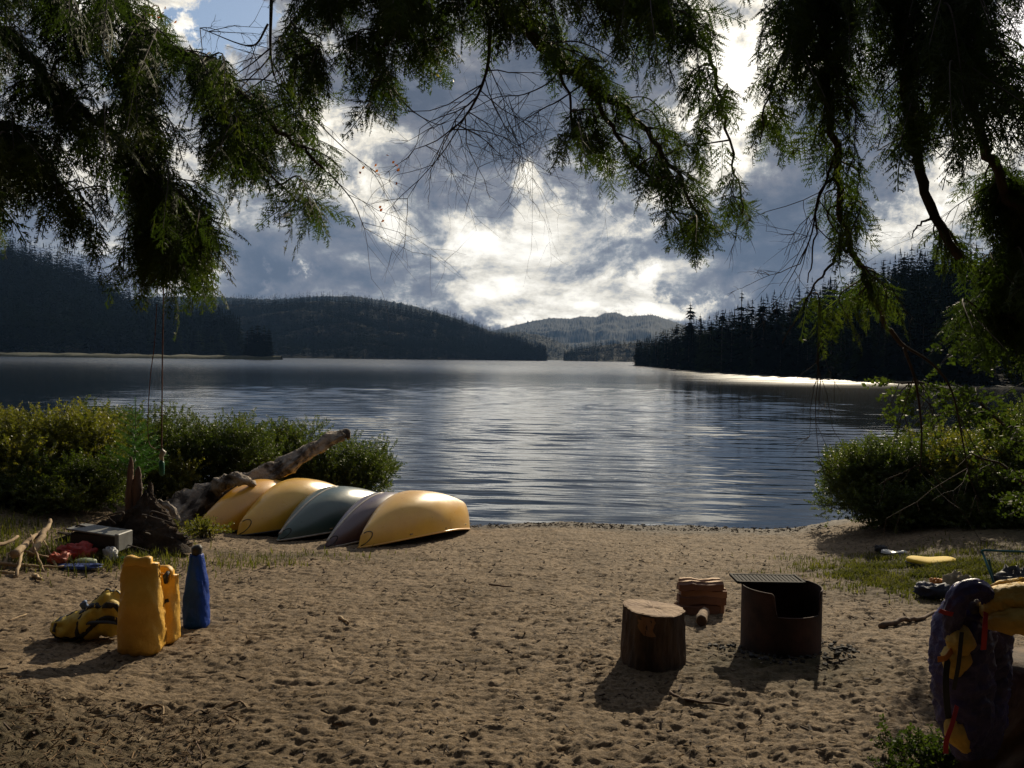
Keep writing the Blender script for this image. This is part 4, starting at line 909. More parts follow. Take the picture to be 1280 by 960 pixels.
# ------------------------------------------------------------------ bags
def fabric(name, c1, c2, rough=.5, scale=6, bump=.004):
    return mat(name, c1, c2, scale, rough, 0, bump, 14, detail=6)
dry_y = fabric('yellow_vinyl', (.82, .48, .075), (.66, .35, .045), .42, 5, .014); dry_b = fabric('blue_vinyl', (.010, .06, .36), (.006, .035, .22), .5, 5, .014)
dry_b.node_tree.nodes['Principled BSDF'].inputs['Specular IOR Level'].default_value = .2
blk = fabric('black_webbing', (.018, .018, .020), (.010, .010, .012), .6); duf_y = fabric('yellow_fabric', (.66, .48, .06), (.48, .32, .04), .6, 6, .012)
purple_f = fabric('purple_nylon', (.045, .034, .155), (.020, .015, .075), .42, 5, .02); khaki = fabric('ochre_canvas', (.62, .40, .08), (.42, .26, .05), .7, 5, .02); red_w = fabric('red_webbing', (.45, .02, .03), None, .6); orange_f = fabric('orange_fabric', (.65, .22, .03), None, .6)
def bag_surface(c, W, D_, H_, rotz=0., top_pinch=.3, lean=(0, 0), wrinkle=.03, seed=1, twist=0., topw=1.0, ex=.78):
    """returns S(v, t): t angle 0..1, v height 0..1"""
    cz = Vector(c)
    def S(v, t_):
        a = 6.2832 * t_; c_, s_ = math.cos(a), math.sin(a); w_ = W / 2 * (1 + (topw - 1) * v ** 1.9); d_ = D_ / 2 * (1 - (1 - top_pinch) * sstep(.55, 1.0, v))
        edge = 1 - .16 * (1 - min(1, v / .07)) ** 2
        x_ = w_ * edge * math.copysign(abs(c_) ** ex, c_); y_ = d_ * edge * math.copysign(abs(s_) ** ex, s_)
        nn = float(fbm(np.array([c_ * 1.3 + seed * 7.1 + v * .4]), np.array([s_ * 1.3 + v * 3.2 + seed]), 5, .55)[0]); cr = float(perlin(np.array([c_ * 2.2 + s_ * 1.1 + v * 5.5 + seed]), np.array([s_ * 2.2 - v * 4.5 + seed * 2.3]))[0]); cr2 = float(perlin(np.array([c_ * 3.2 - v * 9 + seed]), np.array([s_ * 3.2 + v * 7 + seed * 1.3]))[0]); dd = 1 + wrinkle * 4 * nn - .045 * max(0, 1 - abs(cr) * 7) * (.4 + .6 * abs(2 * v - 1)) - .035 * max(0, 1 - abs(cr2) * 8)
        an = rotz + twist * v; x_, y_ = x_ * dd, y_ * dd
        return cz + Vector((x_ * math.cos(an) - y_ * math.sin(an) + lean[0] * v * H_, x_ * math.sin(an) + y_ * math.cos(an) + lean[1] * v * H_, v * H_ + .02 * nn * v))
    return S
def bag_mesh(S, n_=40, m_=34, vmax=1.0, vmin=0.0):
    b3 = MB(); b3.loft([[S(vmin + (vmax - vmin) * i / m_, j / n_) for j in range(n_)] for i in range(m_ + 1)]); return b3
def strip(S, path, wd, off_=.004, out=None):
    """webbing following a surface; path = [(v, t)]"""
    b3 = MB(); rows = []
    for i, (v, t_) in enumerate(path):
        v2, t2_ = path[min(i + 1, len(path) - 1)]; v1, t1_ = path[max(i - 1, 0)]; p = S(v, t_); tan = (S(v2, t2_) - S(v1, t1_)).normalized()
        du = S(v, t_ + .01) - S(v, t_ - .01); dv = S(min(1, v + .01), t_) - S(max(0, v - .01), t_); nn = du.cross(dv).normalized()
        side = nn.cross(tan).normalized() * wd / 2; rows.append([p + side + nn * off_ * .2, p + side + nn * off_, p - side + nn * off_, p - side + nn * off_ * .2])
    b3.loft(rows, closed=True); return b3
def drybag(label, pxl, pxr, py_base, py_top, m, depth=.24, seed=1, topw=1.0, lean=(0, 0), rotz=0., fold=True, pinch=.25, buckle=True, strap=False):
    g = gp((pxl + pxr) / 2, py_base); d = g.y; W = (pxr - pxl) / F * d; q = ray((pxl + pxr) / 2, py_top); H_ = (CAM.z + q.z / q.y * (d + depth * .4)) - g.z
    base = g + Vector((g.x / g.y * depth * .45, depth * .45, 0)); base.z = gz(base.x, base.y) - .01
    o = empty('dry_bag', base, label, 'dry bag', 'roll-top dry bags standing on the sand'); Hb = H_ * (.90 if fold else .97)
    S = bag_surface((0, 0, 0), W, depth, Hb, rotz, pinch, lean, .028, seed, topw=topw); bag_mesh(S, 44, 40).build('body', m, o, True)
    b3 = MB(); tw = W * topw
    if fold:
        c0 = Vector((lean[0] * Hb, lean[1] * Hb, Hb)); rows = []
        for i in range(15):
            s_ = i / 14; x_ = (s_ - .56) * tw * .74; zc = .012 * math.sin(s_ * 5 + seed) + .05 * s_ * (1 - s_) * 2 + .01; r_ = .034 + .006 * math.sin(s_ * 9); ring = []
            for j in range(12):
                a = 6.2832 * j / 12; ring.append(c0 + Vector((x_, math.copysign(abs(math.cos(a)) ** .5, math.cos(a)) * r_ * .85 - .02, math.copysign(abs(math.sin(a)) ** .6, math.sin(a)) * r_ * 1.0 + zc - .004)))
            rows.append(ring)
        b3.loft(rows); b3.build('rolled_top', m, o, True)
    return o, S, W, Hb
o, S, W_, H_ = drybag('tall yellow dry bag, largest and nearest of the standing bags', 148, 204, 820, 690, dry_y, .25, 2, rotz=.10, topw=.80)
strip(S, [(v, .05 + .0 * v) for v in np.linspace(.04, .97, 30)], .022).build('seam', dry_y, o, True)
o, S, W_, H_ = drybag('slimmer yellow dry bag half hidden behind the tall yellow one', 188, 224, 804, 706, dry_y, .19, 5, rotz=-.2, pinch=.35)
b3 = MB(); b3.tube([(.03, -.06, H_ * .90), (.035, -.085, H_ * 1.0), (.05, -.06, H_ * 1.06)], [.016, .02, .014], 8); b3.build('buckle', blk, o, True)
strip(S, [(.60 + .05 * q_, .76 + .10 * q_) for q_ in np.linspace(0, 1, 8)], .028).build('patch', blk, o)
o, S, W_, H_ = drybag('blue dry bag tapering to a narrow dark top, right of the yellow bags', 229, 262, 786, 688, dry_b, .20, 9, topw=.45, fold=False, lean=(.0, 0), pinch=.6)
b3 = MB(); c0 = Vector((0, 0, H_)); b3.tube([c0 - Vector((0, 0, .05)), c0 + Vector((0, 0, .0)), c0 + Vector((.005, 0, .05)), c0 + Vector((.0, 0, .075))], [.048, .040, .046, .028], 14, rough=.08); b3.build('collar', blk, o, True)
# duffel
g = gp(103, 803); du = empty('duffel_bag', g + Vector((0, .13, 0)), 'slumped yellow duffel with black webbing lying left of the tall bag', 'duffel bag'); dL = 98 / F * g.y
def SD(v, t_):                              # lies along x, v along the length
    a = 6.2832 * t_; e_ = max(.02, 1 - abs(2 * v - 1) ** 4.0) ** .5; hgt_ = .17 + .22 * sstep(.2, .9, v) - .14 * sstep(.90, 1, v); nn = float(fbm(np.array([v * 5 + 2]), np.array([math.sin(a) * 1.5 + math.cos(a)]), 4, .55)[0])
    return Vector(((v - .5) * dL, math.cos(a) * .15 * e_ * (1 + .35 * nn), hgt_ / 2 + math.copysign(abs(math.sin(a)) ** .8, math.sin(a)) * hgt_ / 2 * e_ * (1 + .35 * nn)))
b3 = MB(); b3.loft([[SD(i / 44, j / 32) for j in range(32)] for i in range(45)]); b3.build('body', duf_y, du, True)
def band(pts, wd, m, name='strap', S_=SD, par_=du, off_=.005):
    b4 = MB(); rows = []
    for i, (v, t_) in enumerate(pts):
        v2, t2_ = pts[min(i + 1, len(pts) - 1)]; v1, t1_ = pts[max(i - 1, 0)]; p = S_(v, t_); tan = (S_(v2, t2_) - S_(v1, t1_)).normalized()
        nn = (S_(v, t_ + .01) - S_(v, t_ - .01)).cross(S_(min(1, v + .01), t_) - S_(max(0, v - .01), t_)).normalized(); cen = S_(v, t_ + .5)
        if nn.dot(p - cen) < 0: nn = -nn
        side = nn.cross(tan).normalized() * wd / 2; rows.append([p + side, p + side + nn * off_, p - side + nn * off_, p - side])
    b4.loft(rows); return b4.build(name, m, par_, True)
band([(v, .56 + .06 * math.sin(v * 6)) for v in np.linspace(.12, .94, 24)], .04, blk)
band([(.14 + .02 * math.sin(t_ * 9), t_) for t_ in np.linspace(.2, .72, 14)], .035, blk)
band([(.45 + .16 * abs(t_ - .45), t_) for t_ in np.linspace(.22, .66, 14)], .035, blk)
band([(v, .38 + .05 * math.sin(v * 8 + 1)) for v in np.linspace(.42, .97, 18)], .045, blk)
band([(v, .27) for v in np.linspace(.2, .95, 24)], .016, blk, 'zip')
b3 = MB(); b3.tube(smooth_pts([(.02, -.12, .14), (.10, -.19, .17), (.2, -.17, .17), (.26, -.1, .14)], 6), .017, 8, squash=.4); b3.build('handle', blk, du, True)
b3 = MB(); b3.tube([(-.03, .0, .22), (-.05, -.01, .26), (-.03, -.02, .285)], [.03, .026, .015], 8, rough=.2); b3.build('tag', mat('blue_cloth', (.16, .24, .42), None, 9, .8), du, True)

# ------------------------------------------------------------------ stump seat, firewood
cut_m = mat('cut_wood', (.36, .24, .14), (.20, .12, .07), 6, .85, 0, .006, 30, stretch=(1, 1, 1)); bark_d = mat('stump_bark', (.13, .085, .055), (.030, .020, .014), 10, .95, 0, .035, 18, stretch=(1, 1, .25))
pale_inner = mat('bared_wood', (.32, .17, .08), (.2, .1, .05), 9, .8, stretch=(1, 1, .2))
g = gp(815, 838); st = empty('log_stool', g + Vector((g.x / g.y * .2, .2, -.02)), 'upright cut log round with dark bark and a bare scar, used as a stool', 'log stool')
rS = 77 / 2 / F * (g.y + .2); q = ray(815, 760); hS = CAM.z + q.z / q.y * (g.y + .2) - st.location.z - .0
def bark_r(a, z_): return rS * (1 + .05 * math.sin(3 * a + 1) - .05 * max(0, math.sin(2 * a + z_ * 1.5)) + .012 * math.sin(17 * a + 3 * math.sin(z_ * 9)) + .09 * float(fbm(np.array([math.cos(a) * 4 + 9]), np.array([math.sin(a) * 4 + z_ * 2.5]), 4, .6)[0]) + .07 * (1 - z_ / hS) ** 2)
b3 = MB(); rings = []
for i in range(22):
    z_ = hS * i / 21; rings.append([Vector((bark_r(a, z_) * math.cos(a), bark_r(a, z_) * math.sin(a), z_ + (.004 * math.sin(a * 3 + .8) - .012 * math.cos(a)) * i / 21)) for a in np.linspace(0, 6.2832, 60, endpoint=False)])
b3.loft(rings, cap1=False); b3.build('bark', bark_d, st, True)
b3 = MB(); rr_ = []
for f_ in (.94, .8, .55, .3, .05): rr_.append([Vector((bark_r(a, hS) * f_ * math.cos(a), bark_r(a, hS) * f_ * math.sin(a), hS + .004 + (.004 * math.sin(a * 3 + .8) - .012 * math.cos(a)) * f_ + random.uniform(-.002, .002))) for a in np.linspace(0, 6.2832, 60, endpoint=False)])
b3.loft([rings[-1], rr_[0]] + rr_[1:], cap0=False); top = b3.build('cut_face', cut_m, st)
b3 = MB(); sc_pts = []
for i in range(9):
    z_ = hS * (.985 - .33 * i / 8); a0 = -2.02 + .05 * math.sin(i * .9) + .02 * i; wd = .33 - .05 * abs(math.sin(i * 1.7)) - .012 * i; sc_pts.append([Vector(((bark_r(a, z_) + .006 - .004 * abs(a - a0) / wd) * math.cos(a), (bark_r(a, z_) + .006 - .004 * abs(a - a0) / wd) * math.sin(a), z_)) for a in np.linspace(a0 - wd, a0 + wd, 8)])
b3.loft(sc_pts, closed=False, cap0=False, cap1=False); b3.build('bark_scar', pale_inner, st, True)
fire_m = mat('split_wood', (.36, .185, .11), (.20, .095, .055), 5, .8, 0, .004, 20, stretch=(.2, 1, 1)); fire_d = mat('split_wood_dark', (.24, .11, .065), (.12, .055, .035), 5, .8, 0, .004, 20, stretch=(.2, 1, 1)); fire_l = mat('split_wood_pale', (.68, .48, .30), (.5, .32, .18), 5, .8, 0, .004, 20, stretch=(.2, 1, 1))
def split_log(label, pxl, pxr, pyb, pyt, d, z, dep, seed, yaw=0., bark_back=True):
    random.seed(seed); a = at(pxl, pyb, d); c_ = at(pxr, pyb, d); L = (c_ - a).length; cx = (a.x + c_.x) / 2; h_ = (pyb - pyt) / F * d * .80; fm_ = fire_d if seed % 2 else fire_m
    o = empty('firewood', (cx, d + dep / 2, z), label, 'firewood', 'split firewood stacked by the fire ring', yaw); b3 = MB(); prof = [(-dep * .5, .0), (-dep * .48, h_ * .8), (-dep * .2, h_), (dep * .4, h_ * .75), (dep * .5, .1 * h_)]
    rings = [[Vector((L * (i / 10 - .5), y_ * (1 + random.uniform(-.05, .05)), z_ + random.uniform(-.004, .004) + .006 * math.sin(i * .9 + seed))) for y_, z_ in prof] for i in range(11)]
    b3.loft(rings); ob = b3.build('split_face', fm_, o)
    b3 = MB(); b3.loft([[r_[2] + Vector((0, 0, .003)), r_[3] + Vector((0, 0, .003)), r_[3] + Vector((0, 0, .012)), r_[2] + Vector((0, .004, .008))] for r_ in rings]); b3.build('sapwood', fire_l, o); return h_
gf = gp(878, 768); zb = gf.z - .005; dF = gf.y
h1 = split_log('bottom left split log of the firewood stack, tilted', 846, 900, 756 + 12, 742 + 10, dF, zb, .14, 1, .08)
split_log('bottom right stub of the firewood stack leaning under the others', 893, 908, 768, 748, dF + .02, zb, .16, 2, -.3)
split_log('reddish split log in the middle of the firewood stack', 849, 908, 756, 742, dF + .01, zb + .09, .14, 3)
split_log('short split log laid across the middle of the firewood stack', 852, 909, 745, 733, dF + .02, zb + .155, .13, 4, -.04)
split_log('split log with a bright sunlit edge near the top of the firewood stack', 849, 905, 735, 723, dF + .01, zb + .215, .12, 5, .02)
split_log('darker bark-backed log on the very top of the firewood stack', 851, 902, 727, 718, dF + .13, zb + .225, .12, 6)
ck = empty('log_piece', gp(877, 780), 'short cut log with pale end lying before the firewood stack', 'log'); b3 = MB(); rough_tube(b3, [(-.02, -.08, .05), (.0, .0, .05), (.04, .12, .05), (.07, .2, .05)], [.046, .05, .045, .04], 14, .08, 3, 8); b3.build('bark', mat('pale_bark', (.36, .25, .16), (.12, .08, .05), 12, .9, 0, .008, 30), ck, True)
b3 = MB(); b3.tube([(-.022, -.088, .05), (-.0195, -.0795, .05)], .042, 14); b3.build('cut_end', mat('dark_cut', (.09, .055, .035), None, 9, .9), ck)

# ------------------------------------------------------------------ fire ring
steel = mat('rusted_steel', (.085, .042, .030), (.026, .017, .014), 4, .85, .1, .004, 26); grate_m = mat('black_iron', (.014, .012, .012), None, 8, .85, 0, spec=.2)
g = gp(975, 822); rF = 99 / 2 / F * (g.y + .22); fc = Vector((g.x * (g.y + rF) / g.y, g.y + rF, 0)); fc.z = gz(fc.x, fc.y) - .03
fr = empty('fire_ring', fc, 'rusty steel fire ring with a low front opening and an iron grate on top', 'fire ring'); q = ray(1000, 742); hF = CAM.z + q.z / q.y * (fc.y - rF * .7) - fc.z
b3 = MB(); nA_ = 72; outer = []; 
def rimz(a):                                # front opening faces the viewer, off to the right
    dd = abs((a - (-math.pi / 2 + .22) + math.pi) % (2 * math.pi) - math.pi); return hF - (.135 * (hF / .4)) * (1 - sstep(.62, .72, dd))
rr4 = []
for z0_ in (0, .33, .66, 1):
    rr4.append([Vector((rF * math.cos(a), rF * math.sin(a), z0_ * rimz(a))) for a in np.linspace(0, 6.2832, nA_, endpoint=False)])
inn = [[Vector((v.x * .982, v.y * .982, v.z)) for v in r_] for r_ in rr4[::-1]]
b3.loft(rr4 + inn, cap0=False, cap1=False); b3.build('steel_wall', steel, fr)
for ztop, nm in ((1, 'rim'),):
    b3 = MB(); ln = [Vector((rF * .995 * math.cos(a), rF * .995 * math.sin(a), rimz(a) + .003)) for a in np.linspace(0, 6.2832, nA_ * 2 + 1)]; b3.tube(ln, .007, 6, cap=False); b3.build(nm, steel, fr, True)
b3 = MB(); gx0, gx1, gy0, gy1 = -rF * 1.09, rF * .62, rF * .12, rF * .90; gzv = hF + .018
b3.box(((gx0 + gx1) / 2, gy0, gzv), (gx1 - gx0, .03, .018), bevel=.003); b3.box(((gx0 + gx1) / 2, gy1, gzv), (gx1 - gx0, .03, .018), bevel=.003)
b3.box((gx0, (gy0 + gy1) / 2, gzv + .001), (.022, gy1 - gy0 + .028, .021), bevel=.003); b3.box((gx1, (gy0 + gy1) / 2, gzv + .001), (.022, gy1 - gy0 + .028, .021), bevel=.003)
for i in range(1, 17): x_ = gx0 + (gx1 - gx0) * i / 17; b3.box((x_, (gy0 + gy1) / 2, gzv), (.0255, gy1 - gy0 - .02, .012), bevel=.002)
b3.build('grate', grate_m, fr); 
for sx in (-1, 1):
    b3 = MB(); b3.box((sx * rF * .80, rF * .52, hF * .62), (.03, .012, hF * .8), bevel=.002); b3.build('bracket', steel, fr)
ash = mat('ash_charcoal', (.10, .095, .09), (.015, .014, .013), 10, .95, 0, .01, 30)
random.seed(8); b3 = MB(); 
ring = []; 
for r_ in (1.0, .8, .5, .2, .02): ring.append([Vector((rF * .97 * r_ * math.cos(a), rF * .97 * r_ * math.sin(a), .05 + .06 * (1 - r_) + random.uniform(-.012, .012))) for a in np.linspace(0, 6.2832, 30, endpoint=False)])
b3.loft(ring, cap0=False); tag(b3.build('ash', ash, None, True, fc), 'grey ash and charcoal lying inside the fire ring', 'ash', kind='stuff')
b3 = MB()
for i in range(150):
    a = random.uniform(math.pi * 1.0, math.pi * 2.15); r_ = rF * random.uniform(1.02, 1.9); x_, y_ = fc.x + r_ * math.cos(a), fc.y + r_ * math.sin(a) * .9; s_ = random.uniform(.006, .022)
    b3.box((x_, y_, gz(x_, y_) + s_ * .4), (s_ * random.uniform(1, 2.6), s_, s_ * .8), rot=Matrix.Rotation(random.uniform(0, 3), 3, 'Z') @ Matrix.Rotation(random.uniform(-.5, .5), 3, 'X'), jitter=s_ * .15)
tag(b3.build('charcoal_bits', ash), 'charcoal bits scattered on the sand round the fire ring', 'charcoal', kind='stuff')

# ------------------------------------------------------------------ driftwood sticks, camp litter at the left
stick_l = mat('pale_driftwood', (.44, .32, .18), (.22, .14, .08), 7, .85, 0, .005, 25, stretch=(1, 1, .5)); stick_d = mat('brown_stick', (.16, .10, .065), (.07, .045, .03), 8, .9, 0, .005, 25)
def stick(label, pts, r_, m, group=None, name='driftwood_stick', cat='stick', n_=7, lift=.0):
    P_ = [gp(px, py) + Vector((0, 0, z_)) for px, py, z_ in pts]; base = P_[0]; b3 = MB(); sp = smooth_pts([p - base for p in P_], 5); random.seed(int(abs(base.x * 1000)))
    b3.tube([p + Vector([random.uniform(-.3, .3) * r_ for _ in range(3)]) for p in sp], [r_ * (1 - .5 * i / (len(sp) - 1)) for i in range(len(sp))], n_, rough=.18); o = b3.build(name, m, None, True, base); return tag(o, label, cat, group)
GD = 'driftwood sticks in a heap at the left edge'
for lb, pts, r_ in [
    ('long pale stick lying flat along the front of the driftwood heap', [(-30, 708, .05), (30, 713, .05), (80, 712, .03)], .022),
    ('thick pale stick at the very left of the driftwood heap', [(-30, 705, .12), (0, 700, .16), (22, 694, .2)], .03),
    ('broad curved slab leaning on the driftwood heap', [(18, 712, .15), (30, 705, .2), (42, 698, .24), (55, 690, .22)], .045),
    ('tall flat slab standing out on the right of the driftwood heap', [(38, 706, .1), (50, 700, .22), (60, 692, .30), (62, 688, .34)], .04),
    ('forked stick standing steeply in front of the driftwood heap', [(20, 722, .0), (25, 712, .1), (30, 704, .18), (38, 700, .26)], .02),
    ('thin stick crossing behind the forked one', [(55, 716, .0), (44, 706, .16), (38, 700, .28)], .014),
    ('stick leaning right out of the driftwood heap', [(72, 712, .0), (62, 704, .12), (55, 699, .2)], .015),
    ('short stub lying low right of the driftwood heap', [(42, 721, .02), (52, 727, .02)], .025),
    ('dark stick under the front of the driftwood heap', [(-10, 716, .02), (18, 720, .03)], .02),
    ('crooked stick in the middle of the driftwood heap', [(5, 712, .02), (10, 704, .1), (30, 706, .14), (60, 708, .1)], .018)]:
    stick(lb, pts, r_, stick_l, GD)
stick('smooth brown stick lying on the sand right of the fire ring', [(1100, 785, .02), (1130, 779, .03), (1150, 776, .02), (1172, 768, .03)], .026, stick_d)
stick('thin dark stick on the sand below the log stool', [(838, 868, .01), (860, 877, .01), (912, 884, .01)], .012, stick_d)
stick('curved root half buried in the sand at lower left', [(170, 888, .0), (190, 886, .02), (203, 890, .03), (203, 898, .0)], .010, stick_l)
stick('small curved twig in the sand right of the curved root', [(278, 885, .0), (300, 881, .02), (310, 887, .0)], .008, stick_l)
stick('straight pale twig left of the duffel bag', [(10, 778, .01), (33, 769, .01)], .008, stick_l)
stick('thin twig lying near the bottom of the photo, left of centre', [(245, 930, .01), (251, 945, .01), (252, 960, .0)], .005, stick_d)
stick('short chip of wood on the sand between canoes and log stool', [(425, 773, .01), (436, 782, .02)], .018, stick_l)
stick('dark twig half way between the canoes and the fire ring', [(612, 732, .01), (640, 735, .01)], .012, stick_d)
stick('pale twig on the sand left of the log stool', [(648, 775, .01), (662, 775, .01)], .008, stick_l)
stick('broken wood piece beside the backpack', [(1165, 863, .03), (1185, 868, .03)], .03, stick_d)
grey_p = mat('grey_plastic', (.20, .20, .19), (.12, .12, .11), 6, .6, 0, .002)
g = gp(112, 700) + Vector((0, .25, 0)); bx = empty('storage_box', g, 'grey open-ended box lying against the root mound', 'box', None, -.12); z0_ = .12
b3 = MB(); b3.box((0, 0, z0_ + .07), (.56, .30, .16), bevel=.015); b3.build('body', mat('dark_box', (.05, .045, .04), None, 6, .7), bx)
b3 = MB(); b3.box((-.01, 0, z0_ + .165), (.60, .34, .022), rot=Matrix.Rotation(.10, 3, 'Y'), bevel=.006); b3.build('lid', grey_p, bx); b3 = MB(); b3.box((.30, -.02, z0_ + .06), (.05, .30, .20), bevel=.01); b3.build('end_flap', grey_p, bx)
def lump(name, label, cat, px, py, size, m, seed=1, z=.0, rot=0., wr=.12, group=None, flat=.7):
    g_ = gp(px, py); n_, m_ = 28, 16; V_ = []
    for i in range(m_ + 1):
        ph = math.pi * i / m_
        for j in range(n_):
            a = 6.2832 * j / n_; d = Vector((math.sin(ph) * math.cos(a), math.sin(ph) * math.sin(a), math.cos(ph))); nn = float(fbm(np.array([d.x * 2 + seed * 3]), np.array([d.y * 2 + d.z * 2.3]), 4, .6)[0]); k_ = 1 + wr * 3 * nn
            V_.append((d.x * size[0] / 2 * k_, d.y * size[1] / 2 * k_, max(-.0, (math.copysign(abs(d.z) ** flat, d.z) * .5 + .5)) * size[2] * k_))
    idx_ = np.arange((m_ + 1) * n_).reshape(m_ + 1, n_); ir = np.roll(idx_, -1, 1); q_ = np.stack([idx_[1:], ir[1:], ir[:-1], idx_[:-1]], -1).reshape(-1, 4)
    o_ = link(name, mesh_np(name, V_, q_, 4, m, True), None, g_ + Vector((0, 0, z))); o_.rotation_euler = (0, 0, rot); return tag(o_, label, cat, group)
lump('life_vest', 'crumpled red life vest lying in front of the grey box', 'life vest', 95, 700, (.42, .3, .17), fabric('red_nylon', (.42, .03, .02), (.25, .02, .015), .6), 3)
lump('life_vest', 'orange red life vest lying beside the driftwood heap', 'life vest', 73, 706, (.22, .2, .12), fabric('orange_nylon', (.45, .08, .03), (.3, .05, .02), .6), 5)
lump('white_sack', 'small whitish sack standing right of the red life vest', 'sack', 138, 703, (.15, .14, .16), mat('white_cloth', (.55, .55, .54), (.4, .4, .4), 9, .7, 0, .004), 7)
lump('soap_bottle', 'pale green flat container lying among the red life vests', 'container', 107, 708, (.24, .12, .09), mat('pale_plastic', (.42, .48, .30), (.34, .38, .24), 7, .5), 8, wr=.03)
lump('blue_cloth', 'blue cloth under the red life vest', 'cloth', 98, 711, (.50, .22, .05), fabric('blue_nylon', (.03, .06, .22), None, .6), 9)
g = gp(150, 704); gb = empty('green_bottle', g + Vector((0, .05, .03)), 'small green bottle lying between the white sack and the tall yellow bag', 'bottle', None, .5); b3 = MB(); b3.tube([(-.08, 0, 0), (.03, 0, 0), (.06, 0, 0), (.09, 0, 0)], [.03, .03, .012, .012], 12); b3.build('body', mat('green_glass', (.02, .16, .05), None, 8, .25), gb, True)
b3 = MB(); b3.tube([(.09, 0, 0), (.105, 0, 0)], .014, 10); b3.build('cap', trim_lt, gb)

# ------------------------------------------------------------------ gear on the grass at right
def slab(name, label, cat, px, py, L, W, H_, m, m2, yaw, parts=()):
    g_ = gp(px, py); o_ = empty(name, g_, label, cat, None, yaw); S_ = lambda v, t_: None
    b3_ = MB(); rings = []
    for i in range(17):
        s_ = i / 16; x_ = (s_ - .5) * L; e_ = max(.05, 1 - abs(2 * s_ - 1) ** 3.2) ** .5; rings.append([Vector((x_, W / 2 * e_ * math.copysign(abs(math.cos(a)) ** .7, math.cos(a)), H_ * (.5 + .5 * math.sin(a) * e_) + .012 * math.sin(s_ * 7 + a))) for a in np.linspace(0, 6.2832, 20, endpoint=False)])
    b3_.loft(rings); b3_.build('panel', m, o_, True)
    b3_ = MB(); b3_.loft([[Vector((v.x * 1.03, v.y * 1.05, v.z * .35)) for v in r_] for r_ in rings]); b3_.build('underside', m2, o_, True); return o_
yv = fabric('bright_yellow_nylon', (.72, .50, .02), (.6, .4, .015), .8); dk = fabric('dark_nylon', (.03, .03, .035), None, .6); wht = mat('white_plastic', (.62, .62, .60), (.5, .5, .48), 8, .4)
slab('life_jacket', 'bright yellow life jacket lying flat on the grass', 'life jacket', 1165, 704, .62, .34, .07, yv, dk, .05)
slab('white_bag', 'crumpled white plastic lying on the grass above the yellow jacket', 'plastic bag', 1118, 692, .32, .16, .04, wht, wht, -.25)
lump('dark_shoe', 'dark shoe lying left of the white plastic on the grass', 'shoe', 1101, 691, (.16, .12, .10), dk, 11)
lump('rolled_jacket', 'rolled navy and grey jacket lying beyond the backpack', 'jacket', 1165, 748, (.34, .26, .15), fabric('navy_cloth', (.03, .04, .08), (.018, .022, .05), .7), 12)
lump('orange_pouch', 'small orange pouch on the rolled navy jacket', 'pouch', 1172, 735, (.16, .12, .08), orange_f, 13, z=.02)
slab('paddle_blade', 'pale wooden paddle blade resting left of the rolled jacket', 'paddle', 1158, 737, .28, .12, .03, trim_lt, trim_lt, .15)
lump('khaki_roll', 'pale khaki roll leaning beside the orange pouch', 'roll', 1196, 738, (.28, .16, .17), mat('khaki_cloth', (.42, .36, .26), (.3, .25, .17), 7, .8, 0, .004), 14, rot=-.5)
ch = empty('camp_chair', at(1290, 735, 7.3), 'folding camp chair with teal frame and dark seat at the right edge', 'chair'); off = Vector(ch.location); teal = mat('teal_tube', (.03, .13, .14), None, 8, .4, .5)
C = lambda px, py, d: at(px, py, d) - off
b3 = MB(); b3.tube(smooth_pts([C(1227, 692, 7.3), C(1229, 688, 7.3), C(1245, 688.5, 7.3), C(1320, 691, 7.4)], 4), .010, 8); b3.build('top_rail', teal, ch, True)
for p_ in ([(1228, 690, 7.3), (1240, 722, 7.2), (1252, 760, 7.1)], [(1318, 691, 7.4), (1330, 760, 7.2)], [(1250, 756, 7.7), (1236, 700, 7.35)]):
    b3 = MB(); b3.tube([C(*q_) for q_ in p_], .009, 8); b3.build('leg', teal, ch, True)
b3 = MB(); b3.loft([[C(1229 + 4 * s_ + 90 * v, 692 + 40 * s_ ** .7 + 6 * math.sin(math.pi * v) * s_, 7.3 - .1 * s_) + Vector((0, dz, 0)) for v, dz in [(v_, 0) for v_ in np.linspace(0.04 + .12 * s_, 1, 9)] + [(v_, .012) for v_ in np.linspace(1, 0.04 + .12 * s_, 9)]] for s_ in (.55, .7, .85, 1)]); b3.build('seat_fabric', dk, ch, True)
bo_ = lump('black_bag', 'dark rounded bag on the chair behind the backpack', 'bag', 1275, 760, (.42, .3, .34), dk, 15)

# ------------------------------------------------------------------ stump and backpack at lower right
sg = gp(1275, 985); sg = Vector((sg.x + .12, sg.y + .16, 0)); sg.z = gz(sg.x, sg.y)
rs = empty('tree_stump', sg, 'rough dark brown stump at the lower right corner behind the pack straps', 'stump'); b3 = MB(); rough_tube(b3, [(0, 0, -.1), (0, 0, .1), (.01, 0, .3), (0, 0, .5), (0, 0, .62)], [.42, .35, .29, .27, .25], 60, .20, 4, 4); b3.build('bark', mat('old_bark', (.13, .085, .05), (.04, .027, .018), 7, .95, 0, .02, 18, stretch=(1, 1, .3)), rs, True)
bd = 4.35; b0 = at(1222, 945, bd); zg = gz(b0.x, bd); bp = empty('backpack', (b0.x, bd, zg), 'large purple and ochre backpack standing against the stump', 'backpack'); off = Vector(bp.location)
B = lambda px, py, d=bd: at(px, py, d) - off
def tube_bag(pts, rads, m, name, n_=26, amp=.06, seed=1, sq=1.0):
    b5 = MB(); rough_tube(b5, pts, rads, n_ * 2, amp * 1.3, seed, 8, fold=.10); return b5.build(name, m, bp, True)
tube_bag([B(1208, 945), B(1206, 900), B(1202, 840), B(1205, 780), B(1215, 760)], [.06, .13, .145, .14, .10], purple_f, 'main_sack', seed=3)
